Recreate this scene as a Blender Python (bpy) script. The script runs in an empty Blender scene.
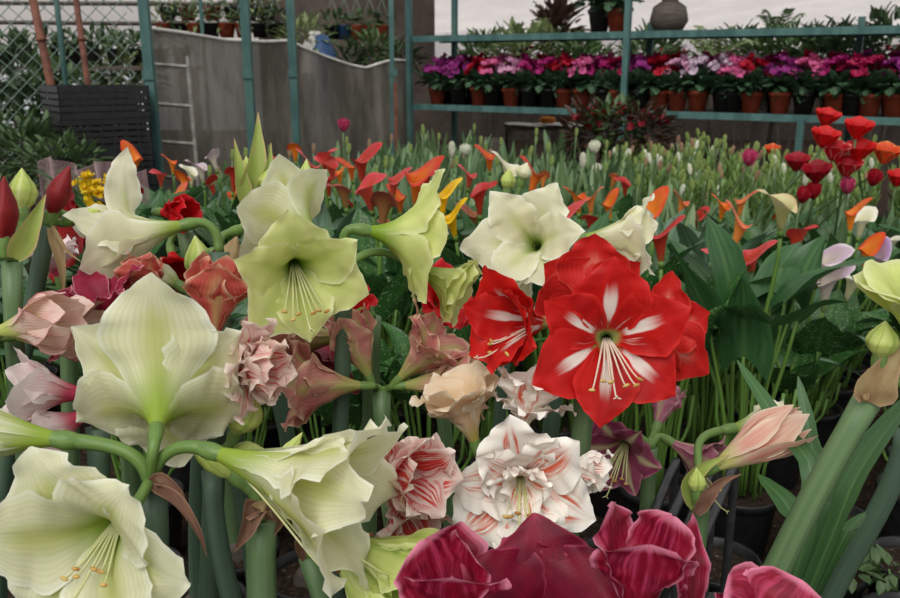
import bpy, math, random
from mathutils import Vector, Matrix, noise

C = bpy.context.scene.collection
R = math.radians
# ------------------------------------------------------------------ camera, sky, light, exposure
PITCH = R(15.1)
FOC = 865.0
CAM = Vector((0, 0, 1.1))
FWD = Vector((0, math.cos(PITCH), -math.sin(PITCH)))
UPV = Vector((0, math.sin(PITCH), math.cos(PITCH)))
RGT = Vector((1, 0, 0))
cam_d = bpy.data.cameras.new('camera')
cam = bpy.data.objects.new('camera', cam_d)
C.objects.link(cam)
cam.location = CAM
cam.rotation_euler = (math.pi / 2 - PITCH, 0, 0)
cam_d.sensor_width = 36.0
cam_d.lens = 36.0 * FOC / 900.0
cam_d.clip_start = 0.02
cam_d.dof.use_dof = True
cam_d.dof.focus_distance = 1.02
cam_d.dof.aperture_fstop = 11.0
bpy.context.scene.camera = cam

W = bpy.data.worlds.new('sky')
bpy.context.scene.world = W
W.use_nodes = True
wn = W.node_tree
bgn = wn.nodes['Background']
tc = wn.nodes.new('ShaderNodeTexCoord')
sx = wn.nodes.new('ShaderNodeSeparateXYZ')
wn.links.new(tc.outputs['Generated'], sx.inputs[0])
rmp = wn.nodes.new('ShaderNodeValToRGB')
wn.links.new(sx.outputs['Z'], rmp.inputs['Fac'])
rmp.color_ramp.elements[0].position = 0.0
rmp.color_ramp.elements[0].color = (0.55, 0.56, 0.56, 1)
rmp.color_ramp.elements[1].position = 0.85
rmp.color_ramp.elements[1].color = (0.95, 0.95, 0.93, 1)
wn.links.new(rmp.outputs['Color'], bgn.inputs['Color'])
bgn.inputs['Strength'].default_value = 0.82
sun_d = bpy.data.lights.new('sun', 'SUN')
sun_d.energy = 2.1
sun_d.angle = R(45)
sun_d.color = (1.0, 0.98, 0.94)
sun = bpy.data.objects.new('sun', sun_d)
C.objects.link(sun)
sun.rotation_euler = (R(40), R(-16), 0)
vs = bpy.context.scene.view_settings
vs.view_transform = 'Standard'
vs.look = 'None'
vs.exposure = 0.05
vs.gamma = 1.0
vs.use_curve_mapping = False


def P(px, py, d):
    return CAM + d * (FWD + (px - 450) / FOC * RGT + (299 - py) / FOC * UPV)


def camdir(r, u, t):
    return (r * RGT + u * UPV - t * FWD).normalized()


def project(p):
    q = Vector(p) - CAM
    d = q.dot(FWD)
    return 450 + FOC * q.dot(RGT) / d, 299 - FOC * q.dot(UPV) / d, d


# ------------------------------------------------------------------ helpers
def lin(*c):
    o = []
    for x in c:
        x = x / 255.0
        o.append(x / 12.92 if x <= 0.04045 else ((x + 0.055) / 1.055) ** 2.4)
    return (o[0], o[1], o[2], 1.0)


class NT:
    """short node writing"""
    def __init__(self, m):
        self.t = m.node_tree
        self.t.nodes.clear()

    def n(self, typ, **kw):
        x = self.t.nodes.new(typ)
        for k, v in kw.items():
            setattr(x, k, v)
        return x

    def put(self, sock, v):
        if hasattr(v, 'is_output'):
            self.t.links.new(v, sock)
        elif v is not None:
            sock.default_value = v

    def m(self, op, a, b=None, c=None):
        x = self.n('ShaderNodeMath', operation=op)
        self.put(x.inputs[0], a)
        if b is not None: self.put(x.inputs[1], b)
        if c is not None: self.put(x.inputs[2], c)
        return x.outputs[0]

    def ss(self, v, lo, hi, a=0.0, b=1.0):
        x = self.n('ShaderNodeMapRange', interpolation_type='SMOOTHSTEP')
        self.put(x.inputs['Value'], v)
        self.put(x.inputs['From Min'], lo)
        self.put(x.inputs['From Max'], hi)
        self.put(x.inputs['To Min'], a)
        self.put(x.inputs['To Max'], b)
        return x.outputs[0]

    def mix(self, f, a, b):
        x = self.n('ShaderNodeMix', data_type='RGBA')
        self.put(x.inputs[0], f)
        self.put(x.inputs[6], a)
        self.put(x.inputs[7], b)
        return x.outputs[2]

    def noise(self, vec, scale, detail=3.0, rough=0.55):
        x = self.n('ShaderNodeTexNoise')
        if vec is not None: self.t.links.new(vec, x.inputs['Vector'])
        x.inputs['Scale'].default_value = scale
        x.inputs['Detail'].default_value = detail
        x.inputs['Roughness'].default_value = rough
        return x.outputs[0]

    def vec(self, a, b, c=0.0):
        x = self.n('ShaderNodeCombineXYZ')
        self.put(x.inputs[0], a); self.put(x.inputs[1], b); self.put(x.inputs[2], c)
        return x.outputs[0]

    def out(self, col, rough=0.5, trans=0.0, spec=0.3, bump=None, bstr=0.3, bdist=0.002, tcol=None, alpha=None):
        p = self.n('ShaderNodeBsdfPrincipled')
        self.put(p.inputs['Base Color'], col)
        self.put(p.inputs['Roughness'], rough)
        self.put(p.inputs['Specular IOR Level'], spec)
        if bump is not None:
            b = self.n('ShaderNodeBump')
            b.inputs['Strength'].default_value = bstr
            b.inputs['Distance'].default_value = bdist
            self.put(b.inputs['Height'], bump)
            self.t.links.new(b.outputs[0], p.inputs['Normal'])
        sh = p.outputs[0]
        if trans:
            tr = self.n('ShaderNodeBsdfTranslucent')
            self.put(tr.inputs['Color'], tcol if tcol is not None else col)
            mx = self.n('ShaderNodeMixShader')
            mx.inputs[0].default_value = trans
            self.t.links.new(sh, mx.inputs[1]); self.t.links.new(tr.outputs[0], mx.inputs[2])
            sh = mx.outputs[0]
        if alpha is not None:
            tp = self.n('ShaderNodeBsdfTransparent')
            mx = self.n('ShaderNodeMixShader')
            self.put(mx.inputs[0], alpha)
            self.t.links.new(tp.outputs[0], mx.inputs[1]); self.t.links.new(sh, mx.inputs[2])
            sh = mx.outputs[0]
        o = self.n('ShaderNodeOutputMaterial')
        self.t.links.new(sh, o.inputs['Surface'])


def newmat(name):
    m = bpy.data.materials.new(name)
    m.use_nodes = True
    return m, NT(m)


def plain(name, col, col2=None, scale=30.0, rough=0.5, spec=0.3, bump=0.0, trans=0.0, stretch=None):
    """a plain procedural surface: two colours mixed by noise"""
    m, t = newmat(name)
    co = t.n('ShaderNodeTexCoord').outputs['Object']
    if stretch:
        mp = t.n('ShaderNodeMapping')
        mp.inputs['Scale'].default_value = stretch
        t.t.links.new(co, mp.inputs[0])
        co = mp.outputs[0]
    nz = t.noise(co, scale)
    c = lin(*col)
    if col2:
        c = t.mix(t.ss(nz, 0.35, 0.65), lin(*col), lin(*col2))
    t.out(c, rough, trans, spec, nz if bump else None, bump)
    return m


class MB:
    def __init__(self):
        self.v = []; self.f = []; self.uv = []; self.mi = []

    def grid(self, rows, uvs=None, mat=0, closed=False):
        b = len(self.v); nr = len(rows); nc = len(rows[0])
        for i, r in enumerate(rows):
            for j, p in enumerate(r):
                self.v.append(tuple(p))
                self.uv.append(uvs[i][j] if uvs else (j / (nc - 1), i / (nr - 1)))
        for i in range(nr - 1):
            for j in range(nc if closed else nc - 1):
                k = (j + 1) % nc
                self.f.append((b + i * nc + j, b + i * nc + k, b + (i + 1) * nc + k, b + (i + 1) * nc + j))
                self.mi.append(mat)
        return self

    def tube(self, pts, rad, n=8, mat=0, caps=True):
        pts = [Vector(p) for p in pts]
        if not isinstance(rad, (list, tuple)): rad = [rad] * len(pts)
        rows = []
        T = (pts[1] - pts[0]).normalized()
        a = T.orthogonal().normalized()
        for i, p in enumerate(pts):
            t = (pts[min(i + 1, len(pts) - 1)] - pts[max(i - 1, 0)]).normalized()
            a = (a - t * a.dot(t))
            a = a.normalized() if a.length > 1e-6 else t.orthogonal().normalized()
            b = t.cross(a)
            rows.append([p + rad[i] * (math.cos(q) * a + math.sin(q) * b) for q in [2 * math.pi * k / n for k in range(n)]])
        s = len(self.v)
        self.grid(rows, [[(k / n, i / max(1, len(pts) - 1)) for k in range(n)] for i in range(len(pts))], mat, True)
        if caps:
            self.f.append(tuple(s + k for k in range(n))[::-1]); self.mi.append(mat)
            e = s + (len(pts) - 1) * n
            self.f.append(tuple(e + k for k in range(n))); self.mi.append(mat)
        return self

    def lathe(self, prof, n=20, c=(0, 0, 0), mat=0):
        rows = [[(c[0] + r * math.cos(2 * math.pi * k / n), c[1] + r * math.sin(2 * math.pi * k / n), c[2] + z) for k in range(n)] for r, z in prof]
        return self.grid(rows, [[(k / n, i / (len(prof) - 1)) for k in range(n)] for i in range(len(prof))], mat, True)

    def box(self, c, s, ax=None, mat=0):
        c = Vector(c)
        X, Y, Z = ax if ax else (Vector((1, 0, 0)), Vector((0, 1, 0)), Vector((0, 0, 1)))
        b = len(self.v)
        for k in range(8):
            self.v.append(tuple(c + X * s[0] * (.5 if k & 1 else -.5) + Y * s[1] * (.5 if k & 2 else -.5) + Z * s[2] * (.5 if k & 4 else -.5)))
            self.uv.append((k & 1, (k >> 2) & 1))
        for q in ((0, 2, 3, 1), (4, 5, 7, 6), (0, 1, 5, 4), (2, 6, 7, 3), (0, 4, 6, 2), (1, 3, 7, 5)):
            self.f.append(tuple(b + i for i in q)); self.mi.append(mat)
        return self

    def mesh(self, name, mats, smooth=True):
        me = bpy.data.meshes.new(name)
        me.from_pydata(self.v, [], self.f)
        ul = me.uv_layers.new(name='uv')
        li = [0] * len(me.loops)
        me.loops.foreach_get('vertex_index', li)
        ul.data.foreach_set('uv', [x for i in li for x in self.uv[i]])
        for m in mats: me.materials.append(m)
        if len(mats) > 1: me.polygons.foreach_set('material_index', self.mi)
        if smooth: me.polygons.foreach_set('use_smooth', [True] * len(self.f))
        me.update()
        return me

    def build(self, name, mats, parent=None, loc=None, smooth=True):
        if not isinstance(mats, (list, tuple)): mats = [mats]
        return link(name, self.mesh(name, mats, smooth), parent, loc)


def link(name, me, parent=None, loc=None):
    o = bpy.data.objects.new(name, me)
    C.objects.link(o)
    if parent: o.parent = parent
    if loc is not None: o.location = loc
    return o


def tag(o, label, cat, group=None):
    o['label'] = label; o['category'] = cat
    if group: o['group'] = group
    return o


def thing(name, label, cat, loc=(0, 0, 0), group=None, rz=0.0):
    o = bpy.data.objects.new(name, None)
    C.objects.link(o)
    o.location = loc
    o.rotation_euler = (0, 0, rz)
    o.empty_display_size = 0.05
    return tag(o, label, cat, group)


def struct(o):
    o['kind'] = 'structure'
    return o


def bez(a, b, c, d, n=10):
    return [a * (1 - t) ** 3 + 3 * b * t * (1 - t) ** 2 + 3 * c * t * t * (1 - t) + d * t ** 3 for t in [i / n for i in range(n + 1)]]


def lerp_tab(tab, u):
    for (a, x), (b, y) in zip(tab, tab[1:]):
        if u <= b:
            t = (u - a) / (b - a)
            t = t * t * (3 - 2 * t) * .5 + t * .5
            return x + (y - x) * t
    return tab[-1][1]


def catmull(pts, n=6):
    pts = [Vector(p) for p in pts]
    q = [2 * pts[0] - pts[1]] + pts + [2 * pts[-1] - pts[-2]]
    o = []
    for i in range(1, len(q) - 2):
        for k in range(n):
            t = k / n
            a, b, c, d = q[i - 1:i + 3]
            o.append(.5 * ((2 * b) + (c - a) * t + (2 * a - 5 * b + 4 * c - d) * t * t + (3 * b - a - 3 * c + d) * t ** 3))
    o.append(pts[-1])
    return o

ORD = ['first', 'second', 'third', 'fourth', 'fifth', 'sixth', 'seventh', 'eighth', 'ninth', 'tenth', 'eleventh', 'twelfth',
       'thirteenth', 'fourteenth', 'fifteenth', 'sixteenth', 'seventeenth', 'eighteenth', 'nineteenth', 'twentieth']
# ------------------------------------------------------------------ materials
def petal_mat(name, base, edge=None, mid=None, midw=(.05, .3), midr=(.05, .9), mids=1.0, throat=None, thr=(.08, .4), vein=None, veins=.35,
              streak=None, strk=(.5, .62), streakr=(.15, .3, .75, .95), streakw=(.3, .75), edger=(.75, 1.0), tipe=.9, trans=.28, rough=.5, base2=None):
    m, t = newmat(name)
    uvn = t.n('ShaderNodeUVMap')
    sp = t.n('ShaderNodeSeparateXYZ')
    t.t.links.new(uvn.outputs[0], sp.inputs[0])
    x, u = sp.outputs[0], sp.outputs[1]
    s = t.m('ABSOLUTE', t.m('MULTIPLY_ADD', x, 2.0, -1.0))
    rnd = t.m('MULTIPLY', t.n('ShaderNodeObjectInfo').outputs['Random'], 40.0)
    nz = t.noise(t.vec(t.m('MULTIPLY', x, 16.0), t.m('MULTIPLY', u, 1.6), rnd), 1.0, 4.0, .6)
    nb = t.noise(t.vec(t.m('MULTIPLY', x, 3.0), t.m('MULTIPLY', u, 3.0), rnd), 1.0, 2.0)
    col = lin(*base)
    col = t.mix(t.ss(nb, .3, .7), col, lin(*(base2 or [c * .94 for c in base])))
    if edge:
        e = t.m('MAXIMUM', t.ss(t.m('MULTIPLY_ADD', nz, .25, s), edger[0] + .12, edger[1] + .12), t.ss(t.m('MULTIPLY_ADD', nz, .12, u), tipe + .06, tipe + .16))
        col = t.mix(e, col, lin(*edge))
    if streak:
        w = t.m('MULTIPLY', t.ss(u, streakr[0], streakr[1]), t.ss(u, streakr[2], streakr[3], 1.0, 0.0))
        w = t.m('MULTIPLY', w, t.ss(s, streakw[0], streakw[1], 1.0, 0.0))
        col = t.mix(t.m('MULTIPLY', w, t.ss(nz, strk[0], strk[1])), col, lin(*streak))
    if vein:
        wv = t.m('SINE', t.m('MULTIPLY_ADD', nz, 3.0, t.m('MULTIPLY', x, 105.0)))
        col = t.mix(t.m('MULTIPLY', t.ss(wv, -.2, 1.0), veins * .6), col, lin(*vein))
    if mid:
        sw = t.m('ADD', s, t.m('MULTIPLY', t.m('SUBTRACT', nz, .5), .12))
        w = t.ss(sw, midw[0], midw[1], 1.0, 0.0)
        w = t.m('MULTIPLY', w, t.m('MULTIPLY', t.ss(u, midr[0], midr[0] + .12), t.ss(t.m('MULTIPLY_ADD', nz, .15, u), midr[1] - .15, midr[1] + .1, 1.0, 0.0)))
        col = t.mix(t.m('MULTIPLY', w, mids), col, lin(*mid))
    if throat:
        col = t.mix(t.ss(t.m('MULTIPLY_ADD', s, .1, u), thr[0], thr[1], 1.0, 0.0), col, lin(*throat))
    t.out(col, rough, trans, .25, nz, .22, .002)
    return m


PM = {
    'white': petal_mat('petal_white_green', (240, 238, 202), edge=(246, 245, 226), trans=.36, mid=(188, 194, 98), midw=(.0, .5), midr=(-.2, .85), mids=.75, throat=(160, 184, 70), thr=(.12, .48), vein=(196, 206, 140), veins=.4),
    'lime': petal_mat('petal_lime', (226, 232, 150), edge=(236, 238, 184), trans=.36, mid=(186, 204, 100), midw=(.0, .45), midr=(-.2, .9), mids=.6, throat=(140, 172, 50), thr=(.1, .45), vein=(200, 212, 128), veins=.35),
    'ivory': petal_mat('petal_ivory', (243, 240, 208), edge=(247, 246, 230), trans=.36, mid=(200, 208, 130), midw=(.0, .4), midr=(-.2, .75), mids=.55, throat=(160, 182, 80), thr=(.08, .4), vein=(222, 222, 176), veins=.35),
    'red': petal_mat('petal_red_star', (205, 26, 20), base2=(180, 14, 14), edge=(214, 40, 34), mid=(240, 226, 216), midw=(.12, .2), midr=(.2, .72), throat=(176, 190, 110), thr=(.12, .26), streak=(235, 190, 180), strk=(.58, .68), streakr=(.12, .2, .32, .46), streakw=(.4, .9), vein=(168, 10, 14), veins=.35),
    'scarlet': petal_mat('petal_scarlet', (214, 38, 34), base2=(188, 22, 24), edge=(226, 84, 74), tipe=1.2, edger=(.9, 1.05), mid=(238, 170, 150), midw=(.0, .35), midr=(-.2, .8), mids=.5, vein=(236, 120, 104), veins=.12, throat=(226, 150, 120), thr=(.06, .3)),
    'darkred': petal_mat('petal_dark_red', (156, 16, 22), base2=(120, 10, 18), vein=(90, 6, 14), veins=.4),
    'bright': petal_mat('petal_bright_red', (214, 26, 34), base2=(186, 14, 24), edge=(224, 60, 70), vein=(170, 12, 22), veins=.3),
    'double': petal_mat('petal_white_salmon', (254, 248, 236), base2=(254, 251, 243), edge=(254, 251, 244), trans=.22, streak=(226, 96, 64), strk=(.45, .62), streakr=(.12, .35, .72, .92), streakw=(.2, .62), vein=(250, 226, 212), veins=.3, throat=(216, 210, 140), thr=(.05, .25)),
    'stripe': petal_mat('petal_striped', (240, 218, 208), streak=(206, 52, 48), strk=(.44, .52), streakr=(.1, .3, .8, .95), streakw=(.4, .9), edge=(246, 232, 222), vein=(226, 150, 140), veins=.4, throat=(200, 130, 110), thr=(.1, .4)),
    'cream': petal_mat('petal_cream', (238, 220, 192), base2=(232, 206, 172), edge=(244, 232, 212), vein=(226, 196, 160), veins=.45, mid=(214, 178, 128), midw=(0, .5), midr=(-.1, .8), mids=.6, throat=(196, 176, 90), thr=(.05, .4)),
    'burgundy': petal_mat('petal_burgundy', (150, 14, 48), base2=(112, 8, 34), edge=(228, 140, 166), edger=(.8, 1.04), tipe=.88, streak=(206, 70, 112), strk=(.42, .8), streakr=(.3, .5, 1.1, 1.2), streakw=(.7, 1.1), vein=(104, 6, 30), veins=.3, trans=.22),
    'wine': petal_mat('petal_wine', (128, 14, 44), base2=(100, 10, 38), edge=(170, 60, 90), edger=(.9, 1.02), vein=(88, 6, 30), veins=.5, trans=.2),
    'dusky': petal_mat('petal_dusky_pink', (218, 160, 146), base2=(200, 122, 120), edge=(224, 196, 164), mid=(178, 176, 108), midw=(0, .4), midr=(-.2, .95), mids=.8, vein=(150, 62, 74), veins=.4, throat=(170, 170, 96), thr=(.1, .5)),
    'veined': petal_mat('petal_pink_veined', (242, 220, 204), base2=(228, 190, 180), edge=(168, 60, 84), edger=(.93, 1.03), tipe=1.3, mid=(206, 208, 132), midw=(0, .35), midr=(-.2, .75), mids=.85, vein=(180, 80, 98), veins=.5, throat=(196, 204, 112), thr=(.15, .5)),
    'salmon': petal_mat('petal_salmon_veined', (206, 110, 92), base2=(190, 80, 76), edge=(226, 180, 150), mid=(206, 176, 120), midw=(0, .4), midr=(-.2, .9), mids=.7, vein=(160, 40, 52), veins=.65),
    'apple': petal_mat('petal_white_pink_throat', (248, 238, 234), base2=(242, 222, 222), edge=(244, 238, 234), throat=(200, 70, 98), thr=(.2, .6), vein=(220, 150, 160), veins=.35),
    'blush': petal_mat('petal_blush_double', (240, 218, 206), base2=(238, 204, 196), edge=(243, 230, 216), streak=(214, 84, 84), strk=(.5, .6), streakr=(.1, .3, .8, .95), streakw=(.4, .8), mid=(206, 208, 140), midw=(0, .2), midr=(-.2, .8), mids=.4, vein=(226, 170, 160), veins=.35),
    'rosepink': petal_mat('petal_rose', (166, 40, 70), base2=(136, 24, 54), edge=(220, 140, 150), edger=(.88, 1.0), vein=(120, 14, 46), veins=.4),
    'maroon': petal_mat('petal_maroon', (156, 78, 106), base2=(136, 56, 86), edge=(190, 124, 142), mid=(206, 196, 150), midw=(0, .3), midr=(.05, 1.1), mids=.8, vein=(96, 24, 50), veins=.4, throat=(176, 170, 110), thr=(.06, .3)),
    'mauve': petal_mat('petal_mauve', (186, 122, 140), base2=(170, 96, 120), edge=(204, 160, 164), mid=(196, 186, 140), midw=(0, .4), midr=(-.2, .9), mids=.7, vein=(130, 50, 80), veins=.4),
    'pinkbud': petal_mat('petal_pink_bud', (240, 214, 190), base2=(238, 190, 172), edge=(244, 228, 206), streak=(232, 146, 130), strk=(.4, .75), streakr=(.2, .4, .9, 1.1), streakw=(.5, 1.0), throat=(206, 206, 130), thr=(.12, .42), vein=(236, 180, 160), veins=.3),
    'greenbud': petal_mat('petal_pale_green_bud', (214, 224, 138), base2=(196, 212, 110), edge=(228, 232, 170), mid=(150, 180, 66), midw=(0, .3), midr=(-.2, 1.0), mids=.7, vein=(186, 204, 104), veins=.35),
    'redbud': petal_mat('petal_dark_red_bud', (120, 22, 28), base2=(142, 32, 34), edge=(150, 50, 48), vein=(84, 12, 22), veins=.4, trans=.12),
    'greenspathe': petal_mat('spathe_green', (150, 170, 84), base2=(168, 178, 96), edge=(196, 170, 120), vein=(120, 146, 66), veins=.4, tipe=.85, trans=.25),
    'tanspathe': petal_mat('spathe_tan', (176, 156, 112), base2=(158, 128, 92), edge=(190, 160, 126), vein=(140, 116, 80), veins=.5, trans=.25),
    'brownspathe': petal_mat('spathe_brown', (132, 98, 80), base2=(104, 72, 58), edge=(156, 122, 100), vein=(90, 56, 44), veins=.6, trans=.15, rough=.7),
}
# tulips
for k, a, b, e in (('t_white', (232, 232, 214), (222, 226, 200), (240, 240, 230)), ('t_red', (212, 26, 30), (184, 12, 20), (226, 60, 50)),
                   ('t_pink', (196, 62, 104), (172, 40, 84), (214, 110, 140)), ('t_edge', (206, 28, 40), (180, 18, 34), (240, 190, 176)),
                   ('t_orange', (226, 92, 36), (206, 60, 28), (238, 168, 110)), ('t_crimson', (164, 12, 34), (134, 8, 26), (180, 40, 50)),
                   ('t_green', (150, 168, 96), (128, 150, 80), (176, 186, 124)), ('t_dusk', (176, 120, 112), (150, 150, 100), (190, 150, 130))):
    PM[k] = petal_mat('tulip_' + k[2:], a, base2=b, edge=e, edger=(.8, 1.0), vein=[c * .85 for c in a], veins=.25, trans=.25)


def calla_mat(name, top, low, base, rim=None, inner=None):
    m, t = newmat(name)
    sp = t.n('ShaderNodeSeparateXYZ')
    t.t.links.new(t.n('ShaderNodeUVMap').outputs[0], sp.inputs[0])
    u = sp.outputs[1]
    rnd = t.m('MULTIPLY', t.n('ShaderNodeObjectInfo').outputs['Random'], 40.0)
    nz = t.noise(t.vec(t.m('MULTIPLY', sp.outputs[0], 9.0), t.m('MULTIPLY', u, 1.5), rnd), 1.0, 3.0)
    un = t.m('MULTIPLY_ADD', t.m('SUBTRACT', nz, .5), .3, u)
    c = t.mix(t.ss(un, .05, .3), lin(*base), lin(*low))
    c = t.mix(t.ss(un, .5, .98), c, lin(*top))
    if rim: c = t.mix(t.ss(un, .88, 1.02), c, lin(*rim))
    t.out(c, .42, .22, .3, nz, .15, .002)
    return m


CM = {
    'orange': calla_mat('calla_orange', (216, 84, 26), (232, 138, 44), (150, 150, 60), (206, 66, 30)),
    'redorange': calla_mat('calla_red_orange', (196, 52, 30), (222, 116, 44), (140, 130, 50), (190, 50, 36)),
    'red': calla_mat('calla_red', (184, 40, 42), (176, 58, 40), (130, 100, 50), (196, 56, 56)),
    'pink': calla_mat('calla_pink_red', (202, 62, 70), (206, 84, 64), (150, 120, 60), (214, 90, 96)),
    'salmon': calla_mat('calla_salmon', (214, 96, 70), (226, 140, 66), (150, 140, 60), (222, 120, 96)),
    'yellow': calla_mat('calla_yellow', (240, 194, 16), (224, 178, 20), (140, 150, 40), (244, 206, 40)),
    'white': calla_mat('calla_white', (232, 228, 208), (214, 212, 170), (130, 150, 70), (238, 234, 222)),
    'cream': calla_mat('calla_cream', (214, 204, 158), (190, 184, 124), (112, 128, 60), (206, 170, 130)),
    'mauve': calla_mat('calla_mauve', (190, 162, 186), (214, 204, 190), (130, 140, 80), (226, 216, 218)),
    'violet': calla_mat('calla_violet', (162, 120, 176), (196, 176, 190), (130, 140, 80), (214, 200, 216)),
    'dusk': calla_mat('calla_dusky_red', (150, 66, 60), (150, 104, 60), (110, 120, 50), (176, 100, 84)),
}


def leaf_mat(name, a, b, mid=None, specks=0.0, trans=.2, rough=.42):
    m, t = newmat(name)
    sp = t.n('ShaderNodeSeparateXYZ')
    t.t.links.new(t.n('ShaderNodeUVMap').outputs[0], sp.inputs[0])
    x, u = sp.outputs[0], sp.outputs[1]
    s = t.m('ABSOLUTE', t.m('MULTIPLY_ADD', x, 2.0, -1.0))
    rnd = t.m('MULTIPLY', t.n('ShaderNodeObjectInfo').outputs['Random'], 40.0)
    nz = t.noise(t.vec(t.m('MULTIPLY', x, 12.0), t.m('MULTIPLY', u, 2.0), rnd), 1.0, 3.0)
    c = t.mix(t.ss(nz, .3, .7), lin(*a), lin(*b))
    if mid: c = t.mix(t.ss(s, .02, .16, .7, 0.0), c, lin(*mid))
    if specks:
        v = t.n('ShaderNodeTexVoronoi')
        v.inputs['Scale'].default_value = 1.0
        t.t.links.new(t.vec(t.m('MULTIPLY', x, 13.0), t.m('MULTIPLY', u, 32.0), rnd), v.inputs['Vector'])
        c = t.mix(t.m('MULTIPLY', t.ss(v.outputs['Distance'], .12, .26, 1.0, 0.0), specks), c, lin(206, 212, 176))
    t.out(c, rough, trans, .35, nz, .2, .002)
    return m


M = dict(
    scape=leaf_mat('scape_green', (104, 130, 88), (88, 114, 76), trans=.05, rough=.45),
    scape2=leaf_mat('scape_bluish', (82, 104, 84), (70, 92, 74), trans=.05, rough=.45),
    pedicel=leaf_mat('pedicel_green', (110, 140, 70), (96, 124, 66), trans=.08, rough=.4),
    strap=leaf_mat('strap_leaf', (76, 116, 66), (62, 98, 58), (96, 134, 80), trans=.2, rough=.35),
    tulip_leaf=leaf_mat('tulip_leaf', (106, 132, 92), (80, 110, 72), (124, 150, 116), trans=.22, rough=.4),
    tulip_leaf_b=leaf_mat('tulip_leaf_pale', (126, 150, 104), (102, 132, 88), (142, 162, 116), trans=.22, rough=.4),
    calla_leaf=leaf_mat('calla_leaf', (66, 106, 60), (48, 86, 48), (86, 120, 70), trans=.18, rough=.35),
    calla_leaf_b=leaf_mat('calla_leaf_bluish', (98, 124, 96), (72, 102, 76), (108, 136, 110), trans=.16, rough=.4),
    calla_speck=leaf_mat('calla_leaf_speckled', (58, 104, 46), (44, 82, 40), (74, 114, 58), specks=.85, trans=.18, rough=.35),
    stalk=leaf_mat('calla_stalk', (112, 146, 66), (88, 126, 56), trans=.15, rough=.4),
    lily=leaf_mat('lily_leaf', (126, 152, 84), (96, 126, 62), trans=.2),
    cyc=leaf_mat('cyclamen_leaf', (72, 100, 70), (52, 80, 56), (110, 130, 108), trans=.12),
    bush=leaf_mat('bush_leaf', (92, 116, 72), (62, 88, 52), trans=.2),
    bush_dark=leaf_mat('bush_leaf_dark', (66, 86, 56), (42, 60, 40), trans=.15),
    bush_pale=leaf_mat('bush_leaf_pale', (134, 148, 100), (104, 122, 78), trans=.2),
    bronze=leaf_mat('bronze_leaf', (84, 52, 46), (60, 56, 38), trans=.15),
    filament=plain('filament', (226, 224, 176), (206, 210, 140), 20, .5, trans=.2),
    filament_w=plain('filament_white', (238, 224, 206), (232, 210, 190), 20, .5, trans=.2),
    anther=plain('anther', (206, 176, 104), (170, 120, 60), 90, .8),
    anther_b=plain('anther_brown', (150, 84, 58), (120, 60, 44), 90, .8),
    spadix=plain('spadix', (226, 178, 60), (200, 140, 40), 200, .7, bump=.4),
    pot=plain('black_pot', (34, 34, 35), (24, 24, 25), 40, .38, .4),
    terracotta=plain('terracotta_plastic', (160, 72, 48), (140, 60, 42), 24, .55),
    blackplastic=plain('black_plastic', (26, 26, 28), (36, 36, 38), 30, .42, .45),
    grey_plastic=plain('grey_plastic', (62, 62, 64), (44, 44, 46), 30, .4, .45),
    teal=plain('teal_paint', (82, 116, 112), (62, 94, 92), 14, .5, stretch=(1, 1, .3)),
    teal_dark=plain('teal_paint_worn', (58, 92, 90), (74, 106, 100), 20, .55, stretch=(1, 1, .3)),
    rust=plain('rusty_pipe', (124, 80, 64), (94, 58, 48), 16, .7),
    steel=plain('pale_steel', (150, 146, 140), (120, 116, 112), 20, .5),
    wire=plain('fence_wire', (122, 140, 128), (96, 116, 106), 20, .5),
    cloth=plain('white_cloth', (208, 204, 198), (190, 186, 182), 12, .8),
    blue=plain('blue_plastic', (50, 84, 124), (40, 66, 104), 20, .5),
    wood=plain('grey_wood', (92, 84, 76), (70, 62, 56), 12, .8, bump=.2, stretch=(1, 1, 8)),
    orange=plain('orange_plastic', (214, 128, 30), (200, 110, 24), 20, .5),
    lilac=plain('lilac_bloom', (128, 92, 160), (96, 66, 130), 60, .7, trans=.2),
    yellowbloom=plain('yellow_bloom', (232, 200, 20), (214, 170, 20), 60, .6, trans=.25),
    whitebloom=plain('white_bloom', (226, 222, 214), (204, 200, 196), 60, .6, trans=.25),
    redbloom=plain('red_bloom', (156, 34, 48), (120, 24, 40), 60, .6, trans=.25),
)
CYC = {k: plain('cyclamen_' + k, a, b, 60, .6, trans=.28) for k, a, b in (
    ('magenta', (184, 44, 124), (150, 26, 96)), ('red', (196, 30, 56), (164, 18, 44)), ('pink', (222, 118, 164), (200, 84, 140)),
    ('blush', (222, 180, 204), (206, 140, 178)), ('white', (222, 204, 216), (200, 176, 196)), ('purple', (168, 62, 146), (140, 40, 116)),
    ('cerise', (190, 38, 92), (158, 22, 72)))}

m, t = newmat('dark_soil')
co = t.n('ShaderNodeTexCoord').outputs['Object']
nz = t.noise(co, 60.0, 6.0, .7)
vo = t.n('ShaderNodeTexVoronoi'); vo.inputs['Scale'].default_value = 70.0
t.t.links.new(co, vo.inputs['Vector'])
c = t.mix(t.ss(nz, .35, .7), lin(34, 27, 22), lin(72, 58, 48))
c = t.mix(t.m('MULTIPLY', t.ss(vo.outputs['Distance'], .12, .28, 1.0, 0.0), t.ss(nz, .5, .6)), c, lin(132, 112, 92))
t.out(c, .95, 0, .1, nz, .9, .01)
M['soil'] = m

m, t = newmat('concrete_wall')
co = t.n('ShaderNodeTexCoord').outputs['Object']
nz = t.noise(co, 2.2, 6.0, .65)
c = t.mix(t.ss(nz, .3, .7), lin(76, 66, 62), lin(106, 95, 88))
t.out(c, .9, 0, .1, nz, .4, .01)
M['concrete'] = m

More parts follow.
